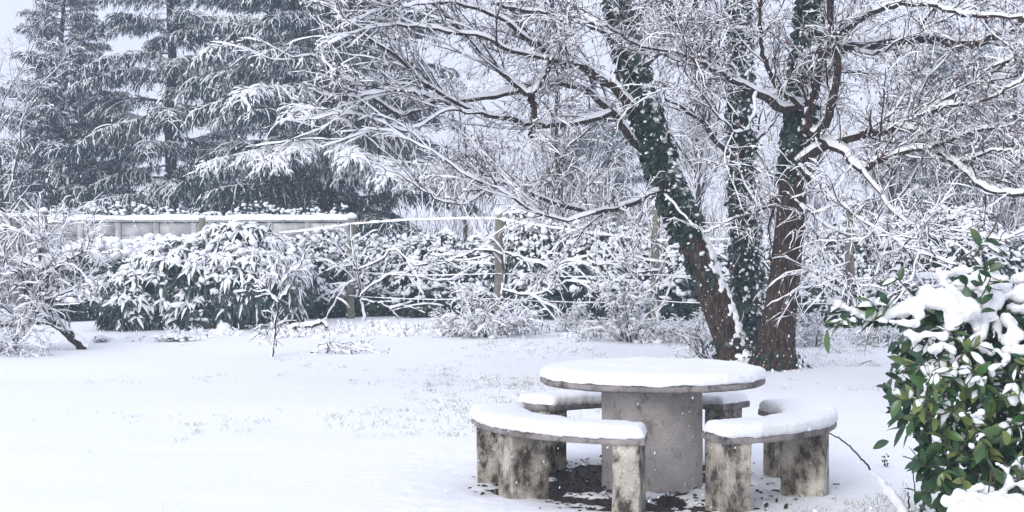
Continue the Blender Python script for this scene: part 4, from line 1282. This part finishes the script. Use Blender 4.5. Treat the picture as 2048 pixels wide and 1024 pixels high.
def build_sapling():
    rng = np.random.default_rng(161)
    Y = CAMH * F / (712 - HOR); b = at(544, 712, Y)
    t = thing('sapling', 'thin young tree plastered with snow in front of the big laurel', 'tree', (b[0], b[1], 0))
    L = [([(543, 716), (548, 680), (552, 640), (556, 605), (560, 575), (552, 545), (558, 510)], 0, 0, .017, .008, 2.0),
         ([(555, 605), (535, 585), (522, 560), (512, 535)], 0, -.2, .016, .006, 2.0), ([(556, 600), (575, 580), (588, 550), (590, 515)], 0, .2, .016, .006, 2.0),
         ([(560, 575), (580, 545), (600, 530), (612, 508)], 0, -.2, .013, .005, 2.0), ([(545, 690), (536, 680), (534, 668)], 0, 0, .008, .005, .8),
         ([(556, 560), (540, 530), (536, 505)], 0, .2, .012, .005, 2.0)]
    paths, radii = [], []
    for pts, y0, y1, r0, r1, sn in L:
        P = limb(pts, Y + y0, Y + y1, 20, .008, rng); R = taper(np.array(r0), np.array(r1), 20)
        add_branch(t, P, R, rng, sn * 1.6, 8, .5); paths.append(P); radii.append(R)
    twig_system(t, rng, paths, radii, 22, 70, 160, (.2, .5), (.12, .35), (.06, .18), snow=1.7)
build_sapling()

# small things lying before the hedge
def build_bits():
    rng = np.random.default_rng(171)
    # stump with hanging dry growth
    Y = 26.3; c = at(425, 672, Y)
    t = thing('tree_stump', 'broken brown stump poking from a snow heap beneath the big laurel', 'stump', (c[0], c[1], 0))
    P = np.array([c + np.array([.0, 0, -.35]), c + np.array([.02, 0, -.05]), c + np.array([-.05, .02, .12]), c + np.array([-.10, .02, .2])])
    g = Geo(); tubes(g, resample(P, 12), np.linspace(.2, .07, 12)[None], 12, .18, rng, True); g.build('wood', M_LITTER, t)
    g = Geo(); q = c + rng.normal(0, 1, (30, 3)) * np.array([.32, .12, .09]) + np.array([.12, -.12, -.02]); blobs(g, q, rng.uniform(.06, .15, 30), rng, .7, .4, ICO2); g.build('heaped_snow', M_SNOW, t)
    # fallen log with snow
    Y = 26.8
    t = thing('fallen_branch', 'bent branch under a roll of snow beside the thin young tree', 'branch', tuple(at(610, 660, Y)))
    P = limb([(565, 668), (590, 655), (620, 652), (645, 646), (655, 655)], Y, Y - .2, 20, .01, rng); R = taper(np.array(.06), np.array(.03), 20)
    b = add_branch(t, P, R, rng, 2.0, 8)
    g = Geo(); q = at(600, 668, Y) + rng.normal(0, 1, (20, 3)) * np.array([.3, .15, .05]); blobs(g, q, rng.uniform(.05, .11, 20), rng, .6, .4, ICO2); g.build('heaped_snow', M_SNOW, t)
    # dark strip of plants lying along the bed edge
    Y = 24.6; M = 900
    x = rng.uniform(gx(185, Y), gx(395, Y), M); y = Y + rng.normal(0, .07, M) + .25 * fbm(np.stack([x * .8, x * 0, x * 0], -1), 4, 2)
    P = np.stack([x, y, gz(x, y) - .02 + rng.random(M) * .07 * (1 + .6 * fbm(np.stack([x * 2, y, y * 0], -1), 3, 2))], -1)
    kp = fbm(np.stack([x * 1.6, y * 0, y * 0], -1), 8, 2) + rng.normal(0, .25, M) > -.05; P = P[kp]; M = len(P)
    g = Geo(); leaves(g, P, unit(np.stack([rng.normal(.7, .5, M), rng.normal(0, .3, M), rng.uniform(0, .6, M)], -1)), unit(rng.normal(0, .4, (M, 3)) + UP), rng.uniform(.08, .2, M), rng.uniform(.01, .02, M), tiny=True)
    o = g.build('edging_grass', M_HEDGE, kind='stuff'); tag(o, 'dark strip of flattened grass along the bed by the laurel', 'grass')
    g = Geo(); q = P[rng.integers(0, M, 200)] + UP * .05; blobs(g, q, rng.uniform(.02, .06, 200), rng, .45, .6); g.build('grass_snow', M_SNOWF, o, kind='stuff')
    # twigs lying on the lawn
    Y = 21.6
    t = thing('fallen_twigs', 'loose curved twigs with dry leaves lying on the open lawn', 'twigs', tuple(at(690, 708, Y)))
    g, gs = Geo(), Geo()
    ps = [limb(a, Y, Y - .3, 16, .006, rng) for a in ([(615, 722), (640, 700), (670, 696), (700, 708), (715, 716)], [(625, 705), (660, 690), (700, 695), (740, 702), (770, 712), (808, 713)], [(650, 715), (665, 690), (680, 705)], [(690, 700), (720, 688), (745, 696)], [(640, 712), (655, 700), (652, 685)])]
    ps = np.array(ps); R = taper(np.array([.009, .012, .006, .006, .005]), np.full(5, .005), 16)
    tubes(g, ps, R, 5); snow_on(gs, ps, R, .02, rng, 5, 1.1, .5)
    P0, D0, R0, tt = sprout(rng, list(ps), list(R), 60, .1, 1, (.4, 1.2), .2)
    P4 = grow(rng, P0, D0, rng.uniform(.06, .2, 60), 5, .2); tubes(g, P4, taper(np.full(60, .004), np.full(60, .002), 5), 3)
    g.build('stems', M_TWIG, t); gs.build('twig_snow', M_SNOWF, t)
    gl = Geo(); q = P4[:40, -1]; leaves(gl, q, rng.normal(0, 1, (40, 3)), rng.normal(0, 1, (40, 3)), .04, .025); gl.build('dry_leaves', M_LITTER, t)
    # snowed-in mound and weeds by the leaning stem
    c = at(1385, 662, 25.5)
    t = thing('snow_mound', 'smooth rounded heap of snow behind the leaning stem', 'mound', (c[0], c[1], 0))
    g = Geo(); blobs(g, [c + UP * -.1, c + np.array([.25, .1, -.2]), c + np.array([-.3, 0, -.22])], np.array([.33, .3, .28]), rng, .75, .2, ICO3); g.build('heaped_snow', M_SNOW, t)
build_bits()

# rods and twigs in the snow at the right of the benches
def build_near_twigs():
    rng = np.random.default_rng(181)
    t = thing('bent_cane', 'thin bent cane, snow lying on its lower half, right of the benches', 'cane', tuple(at(1740, 960, 9.2)))
    P = limb([(1652, 862), (1690, 885), (1725, 920), (1755, 958), (1785, 995), (1815, 1040)], 9.9, 8.6, 40, .003, rng); R = np.interp(np.linspace(0, 1, 40), [0, .5, 1], [.004, .006, .010])
    g = Geo(); tubes(g, P, R, 7, .1, rng); b = g.build('stem', M_TWIG, t)
    g = Geo(); snow_on(g, P[20:], R[20:], np.interp(np.linspace(0, 1, 20), [0, .3, 1], [.006, .03, .042]), rng, 7, 1.3, .25); g.build('cane_snow', M_SNOW, b)
    for pts, Y, r, lab in (([(1822, 925), (1828, 960), (1830, 1000), (1831, 1032)], 9.0, .004, 'tallest thin dark stalk upright in the snow by the bent cane'),
                           ([(1816, 985), (1818, 1010), (1818, 1034)], 8.9, .006, 'short thick dark stalk upright in the snow by the bent cane')):
        P = limb(pts, Y, Y, 16, .002, rng); P[-1, 2] = min(P[-1, 2], -.02)
        t = thing('dry_stalk', lab, 'stalk', tuple(P[-1]))
        g = Geo(); tubes(g, P, np.linspace(r * .7, r, 16)[None], 6, .1, rng, True); g.build('stem', M_TWIG, t)
    t = thing('fallen_rod', 'dark curved rod lying in the snow at the lower frame edge', 'rod', tuple(at(1800, 1015, 9.0)))
    P = limb([(1750, 1026), (1790, 1017), (1830, 1016), (1870, 1026)], 9.1, 8.9, 20, .002, rng); R = np.full(20, .007)
    g = Geo(); tubes(g, P, R[None], 6, .1, rng); g.build('stem', M_TWIG, t)
    g = Geo(); snow_on(g, P, R, .018, rng, 5, 1.2, .4, .6, 0, 0, .2); g.build('rod_snow', M_SNOW, t)
    c = at(1770, 932, 10.7); c[2] = 0
    t = thing('weed', 'tiny green weed poking through the snow beside the bent cane', 'plant', tuple(c))
    M = 26; P = c + np.stack([rng.normal(0, .012, M), rng.normal(0, .012, M), rng.uniform(.0, .085, M)], -1)
    g = Geo(); leaves(g, P, rng.normal(0, 1, (M, 3)) + UP * .4, rng.normal(0, .5, (M, 3)) + UP, .022, .015, .1, .1); g.build('leaves', M_HEDGE, t)
    g = Geo(); tubes(g, np.linspace(c - UP * .03, c + UP * .08, 5), np.full((1, 5), .002), 4); g.build('stem', M_STEM, t)
build_near_twigs()

# ------------------------------------------------------------------ grass poking through the snow
def build_grass():
    rng = np.random.default_rng(191)
    M = 17000
    y = rng.uniform(8.6, 24, M); x = rng.uniform(-.34, .36, M) * y
    p = np.stack([x, y, 0 * x], -1)
    d = fbm(p * .45, 77, 3) + .45 * fbm(p * 2.3, 78, 2)
    right = sstep(-2.4, .6, x)
    keep = rng.random(M) < sstep(.02, .55, d + .28 * right - .16 - .10 * (y < 10.5)) * (.2 + .8 * right)
    keep &= np.hypot(x - TX, y - TY) > 1.35
    x, y = x[keep], y[keep]
    nb_ = (1 + rng.exponential(3.5, len(x))).astype(int)
    x = np.repeat(x, nb_); y = np.repeat(y, nb_); M = len(x)
    x = x + rng.normal(0, .035, M); y = y + rng.normal(0, .05, M)
    P = np.stack([x, y, gz(x, y) - .01], -1)
    D = unit(np.stack([rng.normal(0, .55, M), rng.normal(0, .4, M), np.ones(M)], -1))
    N = unit(np.stack([rng.normal(0, .3, M), -np.ones(M), rng.normal(0, .2, M)], -1))
    g = Geo(); leaves(g, P, D, N, rng.uniform(.025, .085, M), rng.uniform(.0022, .0045, M), 0, rng.uniform(0, .5, M), tiny=True)
    o = g.build('grass', M_GRASS, kind='stuff'); tag(o, 'thin grass blades poking through the snow of the lawn', 'grass')
    k = rng.random(M) < .04
    gs = Geo(); blobs(gs, P[k] + D[k] * .022, rng.uniform(.008, .022, k.sum()), rng, .6)
    gs.build('grass_snow', M_SNOWG, o, kind='stuff')
build_grass()

# ------------------------------------------------------------------ near laurel bush
def path_lumps(rng, pts, Y0, Y1, r0, r1, step=.024, jit=.28):
    P = limb(pts, Y0, Y1, 60); s = np.concatenate([[0], np.cumsum(np.linalg.norm(np.diff(P, axis=0), axis=1))])
    n = max(3, int(s[-1] / step)); f = np.linspace(0, s[-1], n)
    C = np.stack([np.interp(f, s, P[:, k]) for k in range(3)], -1); R = np.linspace(r0, r1, n) * rng.uniform(.6, 1.1, n)
    return C + rng.normal(0, jit, C.shape) * R[:, None] * np.array([.7, 1, .6]), R

def build_near_laurel():
    rng = np.random.default_rng(201)
    base = np.array([gx(2010, 8.3), 8.3, 0.0])
    t = thing('laurel_bush', 'glossy green laurel bush bowed under thick snow, beside the benches', 'bush', tuple(base))
    stems = [  # (points in the photograph, start depth, end depth, radius)
        ([(2010, 1090), (1990, 950), (1975, 830), (1965, 720), (1930, 650), (1850, 625), (1760, 640), (1700, 625)], 8.3, 7.9, .016),
        ([(2015, 1090), (2010, 900), (2005, 760), (1990, 660), (1965, 600), (1955, 560), (1950, 505)], 8.3, 8.2, .015),
        ([(2020, 1090), (2030, 920), (2040, 780), (2030, 680), (2015, 600), (2025, 540)], 8.4, 8.4, .015),
        ([(2000, 1080), (1970, 950), (1930, 850), (1900, 780), (1870, 720), (1850, 690)], 8.3, 7.9, .012),
        ([(2000, 1080), (1960, 960), (1920, 880), (1890, 840), (1840, 825)], 8.2, 7.9, .010),
        ([(2010, 1080), (2000, 930), (1960, 840), (1930, 800), (1900, 830)], 8.2, 7.6, .010),
        ([(2010, 1080), (2050, 900), (2060, 800), (2040, 740)], 8.2, 7.7, .012),
        ([(2010, 1080), (1990, 980), (1960, 930), (1920, 900)], 8.2, 7.7, .010),
        ([(1990, 660), (1950, 690), (1900, 700), (1860, 735)], 8.2, 7.7, .008),
        ([(1965, 720), (1920, 720), (1880, 760), (1850, 770)], 8.1, 7.6, .008),
        ([(2005, 760), (2030, 720), (2060, 660), (2090, 620)], 8.3, 7.9, .010),
        ([(2005, 800), (1970, 790), (1950, 760), (1945, 740)], 8.3, 7.5, .008),
        ([(2010, 860), (2040, 850), (2070, 830)], 8.3, 7.5, .008),
        ([(2000, 950), (1950, 970), (1910, 960), (1885, 945)], 8.2, 7.8, .008),
    ]
    sp, sr = [], []
    for pts, y0, y1, r in stems:
        P = limb(pts, y0, y1, 24, .006, rng); R = taper(np.array(r), np.array(r * .35), 24)
        g = Geo(); tubes(g, P, R, 7, .08, rng); g.build('stem', M_STEM, t); sp.append(P); sr.append(R)
    # filler sprigs
    P0, D0, R0, tt = sprout(rng, sp, sr, 120, .22, 1.0, (.5, 1.2), .05)
    PS = grow(rng, P0, D0, rng.uniform(.14, .38, 120), 8, .08, (0, -.02, .03), (0, 0, -.05)); RS = taper(np.full(120, .005), np.full(120, .003), 8)
    g = Geo(); tubes(g, PS, RS, 5); g.build('sprigs', M_STEM, t)
    # leaf stations along sprigs and stem ends
    B, D, N, L = [], [], [], []
    for P in list(PS) + [p[10:] for p in sp]:
        n = len(P); cnt = rng.integers(7, 12)
        for j in range(cnt):
            f = rng.uniform(.2, 1.0) * (n - 1); i = min(int(f), n - 2); b = P[i] + (P[i + 1] - P[i]) * (f - i)
            tan = unit(P[i + 1] - P[i]); rd = unit(rng.normal(0, 1, 3)); rd = unit(rd - tan * rd.dot(tan))
            d = unit(tan * rng.uniform(.2, .9) + rd * .8 - UP * rng.uniform(0, .45))
            nrm = unit(UP * .7 + rng.normal(0, .4, 3) + np.array([0, -.35, 0]))
            B.append(b); D.append(d); N.append(nrm); L.append(rng.uniform(.07, .135))
    arm = sp[0]
    for j in range(70):
        f = 15 + 8 * rng.random() ** .7; i = min(int(f), 22); b = arm[i] + (arm[i + 1] - arm[i]) * (f - i)
        B.append(b + rng.normal(0, .006, 3)); D.append(unit(np.array([rng.normal(-.55, .45), rng.normal(-.25, .45), rng.uniform(-.75, .35)]))); N.append(unit(UP * .7 + rng.normal(0, .35, 3) + np.array([0, -.3, 0]))); L.append(rng.uniform(.08, .14))
    B, D, N, L = np.array(B), np.array(D), np.array(N), np.array(L)
    ok = (B[:, 2] > .03) & (B[:, 2] < 1.62); B, D, N, L = B[ok], D[ok], N[ok], L[ok]
    tipx = (B + D * L[:, None] * .6)
    px = 1024 + tipx[:, 0] / tipx[:, 1] * F
    order = np.argsort(tipx[:, 1] + 10 * (px > 2070))           # nearest in the frame first
    main = set(order[:300].tolist())
    protos = []
    for v in range(5):
        g = Geo(); leaves(g, np.zeros((1, 3)), np.array([[1., 0, 0]]), np.array([[0, 0, 1.]]), 1.0, .32 + .035 * v, .10 + .04 * v, .06 + .07 * v, True, None, False)
        protos.append(g.mesh('leaf', M_LEAF))
    import mathutils
    off = world_loc(t)
    for i in main:
        x = D[i]; s = unit(np.cross(N[i], x)); n = np.cross(x, s)
        m = mathutils.Matrix(((x[0] * L[i], s[0] * L[i], n[0] * L[i], B[i][0] - off[0]), (x[1] * L[i], s[1] * L[i], n[1] * L[i], B[i][1] - off[1]), (x[2] * L[i], s[2] * L[i], n[2] * L[i], B[i][2] - off[2]), (0, 0, 0, 1)))
        o = bpy.data.objects.new('leaf', protos[i % 5]); COL.objects.link(o); o.parent = t; o.matrix_local = m
    rest = np.array([i for i in range(len(B)) if i not in main])
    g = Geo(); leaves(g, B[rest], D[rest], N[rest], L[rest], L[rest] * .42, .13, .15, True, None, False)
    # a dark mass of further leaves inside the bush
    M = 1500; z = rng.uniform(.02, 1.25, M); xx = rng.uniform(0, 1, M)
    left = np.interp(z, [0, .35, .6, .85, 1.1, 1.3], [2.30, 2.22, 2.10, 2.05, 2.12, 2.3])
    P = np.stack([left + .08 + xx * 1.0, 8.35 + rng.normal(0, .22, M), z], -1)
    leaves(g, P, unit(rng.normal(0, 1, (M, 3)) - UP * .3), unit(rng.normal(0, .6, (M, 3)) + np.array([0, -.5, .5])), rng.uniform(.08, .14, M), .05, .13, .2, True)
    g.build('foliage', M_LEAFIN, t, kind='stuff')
    # snow lying on single leaves
    top = (N[:, 2] > .35) & (rng.random(len(B)) < sstep(.45, 1.15, B[:, 2]) * .62 + .10)
    g = Geo(); n_ = top.sum(); lo = rng.uniform(.3, .6, n_)
    k = np.nonzero(top)[0]; n_ = len(k); sd = unit(np.cross(N[k], D[k]))
    leaves(g, B[k] + D[k] * (L[k] * .08)[:, None] + N[k] * .004, D[k] + sd * rng.normal(0, .08, n_)[:, None], N[k], L[k] * rng.uniform(.55, .92, n_), L[k] * rng.uniform(.20, .36, n_), .08, .12, True, rng.uniform(.008, .022, n_), False)
    k = k[rng.random(n_) < .30]; n_ = len(k)
    pads(g, B[k] + D[k] * (L[k] * rng.uniform(.25, .6, n_))[:, None] + N[k] * .010, D[k], unit(N[k] + UP * .4), L[k] * rng.uniform(.15, .3, n_), L[k] * rng.uniform(.10, .2, n_), rng.uniform(.008, .02, n_), rng, .8, ICO2)
    g.build('leaf_snow', M_SNOW, t, kind='stuff')
    # thick snow loads, each one mass
    loads = [
        [([(1676, 608), (1700, 620), (1735, 632), (1790, 625), (1850, 605)], 7.85, 7.9, .022, .050), ([(1800, 618), (1850, 598), (1890, 588), (1912, 620)], 7.9, 7.9, .05, .075), ([(1880, 590), (1905, 625), (1905, 655)], 7.85, 7.8, .06, .04), ([(1840, 615), (1835, 640)], 7.85, 7.8, .04, .025)],
        [([(1735, 600), (1737, 625)], 7.85, 7.85, .013, .016)],
        [([(1810, 668), (1850, 672), (1890, 670)], 7.75, 7.75, .03, .04), ([(1825, 680), (1828, 705)], 7.75, 7.75, .03, .022)],
        [([(1845, 590), (1855, 575)], 8.0, 8.0, .03, .04)],
        [([(1900, 575), (1935, 572), (1975, 560), (2005, 565)], 8.1, 8.1, .045, .07), ([(1975, 560), (1985, 600), (1978, 630)], 8.05, 8.0, .06, .045), ([(1880, 555), (1920, 540), (1960, 545)], 8.2, 8.2, .03, .045)],
        [([(2020, 640), (2030, 655), (2022, 680)], 7.9, 7.85, .05, .05)],
        [([(2030, 560), (2060, 545), (2090, 550)], 8.2, 8.2, .045, .06), ([(2020, 615), (2060, 620)], 8.1, 8.1, .035, .05)],
        [([(1990, 700), (2010, 715), (2005, 725)], 7.75, 7.7, .03, .025)], [([(1950, 690), (1985, 705)], 7.8, 7.8, .02, .025)],
        [([(1860, 735), (1855, 760), (1845, 790)], 7.65, 7.6, .022, .016)], [([(1900, 735), (1870, 765)], 7.6, 7.6, .018, .014)],
        [([(1925, 830), (1960, 825)], 7.5, 7.5, .016, .02)], [([(1985, 735), (2010, 728)], 7.6, 7.6, .024, .026)],
        [([(2030, 800), (2060, 790)], 7.5, 7.5, .025, .028)], [([(1940, 890), (1965, 870)], 7.5, 7.5, .02, .022)],
        [([(1905, 620), (1940, 640), (1960, 665)], 7.95, 7.9, .04, .03)],
        [([(1760, 640), (1800, 645), (1830, 650)], 7.8, 7.8, .018, .03)], [([(1935, 610), (1965, 640), (1955, 680)], 8.0, 7.9, .045, .035), ([(1990, 640), (2000, 675)], 8.0, 7.95, .04, .03)],
        [([(1860, 700), (1885, 690), (1905, 700)], 7.7, 7.7, .025, .03)], [([(1995, 585), (2030, 590), (2060, 580)], 8.1, 8.1, .05, .05)], [([(2015, 700), (2040, 705), (2060, 700)], 7.8, 7.8, .03, .035)],
        [([(1880, 540), (1890, 570)], 8.1, 8.0, .025, .03)], [([(1945, 760), (1970, 755)], 7.6, 7.6, .02, .018)], [([(1880, 790), (1870, 815)], 7.6, 7.55, .016, .012)],
    ]
    for ld in loads:
        C, R = zip(*[path_lumps(rng, a, y0, y1, r0, r1) for a, y0, y1, r0, r1 in ld])
        snow_mass('snow_load', t, np.vstack(C), np.concatenate(R), rng, .0115)
    # low plant in front, heaped with snow
    b = np.array([gx(2000, 7.2), 7.2, 0])
    t2 = thing('low_shrub', 'low shrub buried in lumpy snow at the lower corner of the frame', 'shrub', tuple(b))
    ld = [([(1895, 1008), (1915, 992), (1940, 990)], 7.1, 7.1, .035, .045), ([(1935, 985), (1962, 972), (1972, 982)], 7.15, 7.15, .03, .036), ([(1975, 1000), (2005, 992), (2028, 1003)], 7.1, 7.1, .04, .045), ([(2008, 990), (2020, 962), (2012, 938), (1996, 926)], 7.2, 7.2, .035, .024),
          ([(2020, 932), (2035, 920), (2050, 935), (2075, 928)], 7.2, 7.2, .02, .034), ([(1905, 1024), (1950, 1016), (1990, 1026), (2050, 1022)], 7.0, 7.0, .045, .05), ([(2040, 965), (2060, 975)], 7.15, 7.15, .03, .04), ([(1925, 1040), (1990, 1045), (2060, 1040)], 7.0, 7.0, .07, .07), ([(1950, 1005), (1990, 1012), (2040, 1010)], 7.05, 7.05, .05, .055)]
    C, R = zip(*[path_lumps(rng, *a) for a in ld]); snow_mass('snow_load', t2, np.vstack(C), np.concatenate(R), rng, .0115)
    g = Geo(); ps = []
    for _ in range(16):
        e = at(rng.uniform(1900, 2070), rng.uniform(930, 1010), 7.2 + rng.normal(0, .06)); ps.append(resample([b + rng.normal(0, .05, 3) * np.array([1, 1, 0]), (b + e) / 2 + rng.normal(0, .03, 3), e], 8))
    ps = np.array(ps); tubes(g, ps, taper(np.full(16, .007), np.full(16, .003), 8), 5); g.build('stems', M_STEM, t2)
    g = Geo(); M = 110; q = np.array(ps)[rng.integers(0, 16, M), rng.integers(3, 8, M)]
    leaves(g, q, unit(rng.normal(0, 1, (M, 3))), unit(rng.normal(0, .5, (M, 3)) + UP), .09, .035, .12, .2, True); g.build('foliage', M_LEAFIN, t2, kind='stuff')
    # small sprig with narrow leaves at its foot
    b = np.array([gx(1912, 8.0), 8.0, 0])
    t3 = thing('narrow_leaved_sprig', 'dull green sprig with narrow hanging leaves at the laurel foot', 'plant', tuple(b))
    P = limb([(1925, 1075), (1920, 1000), (1905, 970), (1880, 955)], 8.0, 7.8, 14, .004, rng); Q = limb([(1915, 985), (1905, 950), (1893, 930)], 7.95, 7.9, 14, .004, rng)
    g = Geo(); tubes(g, np.stack([P, Q]), taper(np.full(2, .005), np.full(2, .003), 14), 5); g.build('stem', M_STEM, t3)
    M = 15; q = np.vstack([P[rng.integers(5, 14, 11)], Q[rng.integers(5, 14, 4)]])
    gp = Geo(); leaves(gp, np.zeros((1, 3)), np.array([[1., 0, 0]]), np.array([[0, 0, 1.]]), 1.0, .22, .12, .15, True, None, False); lm = gp.mesh('leaf', M_LEAFIN)
    off = world_loc(t3)
    for i in range(M):
        x = unit(np.array([rng.uniform(-1, .6), -.4 + rng.normal(0, .2), rng.uniform(-.9, .0) if i < 11 else .9])); s = unit(np.cross(UP + np.array([.01, -.4, 0]), x)); n = np.cross(x, s); l = rng.uniform(.09, .13)
        m = mathutils.Matrix(((x[0] * l, s[0] * l, n[0] * l, q[i][0] - off[0]), (x[1] * l, s[1] * l, n[1] * l, q[i][1] - off[1]), (x[2] * l, s[2] * l, n[2] * l, q[i][2] - off[2]), (0, 0, 0, 1)))
        o = bpy.data.objects.new('leaf', lm); COL.objects.link(o); o.parent = t3; o.matrix_local = m
build_near_laurel()

# ------------------------------------------------------------------ falling snow and the snowy air
def build_flakes():
    rng = np.random.default_rng(211)
    M = 34000
    P = np.stack([rng.uniform(-10, 10, M), rng.uniform(4.0, 30, M), rng.uniform(0.03, 5.5, M)], -1)
    fall = unit(np.array([-.38, .1, -1.0]) + rng.normal(0, .12, (M, 3)))
    g = Geo()
    v, f = np.array([[1, 1, 1], [1, -1, -1], [-1, 1, -1], [-1, -1, 1.]]), np.array([[0, 1, 2], [0, 3, 1], [0, 2, 3], [1, 3, 2]])
    r = rng.uniform(.0011, .0029, M)
    V = v[None] * rng.uniform(.6, 1.2, (M, 4, 1))
    V = V + fall[:, None] * (V @ fall[:, :, None]) * 1.6
    V = V * r[:, None, None] + P[:, None]
    g.add(V, None, np.arange(M)[:, None, None] * 4 + f[None])
    o = g.build('falling_snow', M_SNOWF, kind='stuff'); tag(o, 'snowflakes falling through the whole garden', 'snowflakes')
build_flakes()

def build_haze():
    g = Geo(); box(g, (-60, -6, -1.2), (60, 75, 18.5))
    m = bpy.data.materials.new('snowy_air'); m.use_nodes = True
    N, L = m.node_tree.nodes, m.node_tree.links
    N.clear(); o = N.new('ShaderNodeOutputMaterial'); v = N.new('ShaderNodeVolumePrincipled')
    v.inputs['Color'].default_value = (.74, .87, 1.0, 1); v.inputs['Density'].default_value = .0022; v.inputs['Anisotropy'].default_value = 0.2
    L.new(v.outputs[0], o.inputs['Volume'])
    ob = g.build('haze', m, smooth=False, kind='stuff'); tag(ob, 'thin pale haze of falling snow filling the garden', 'haze')
build_haze()
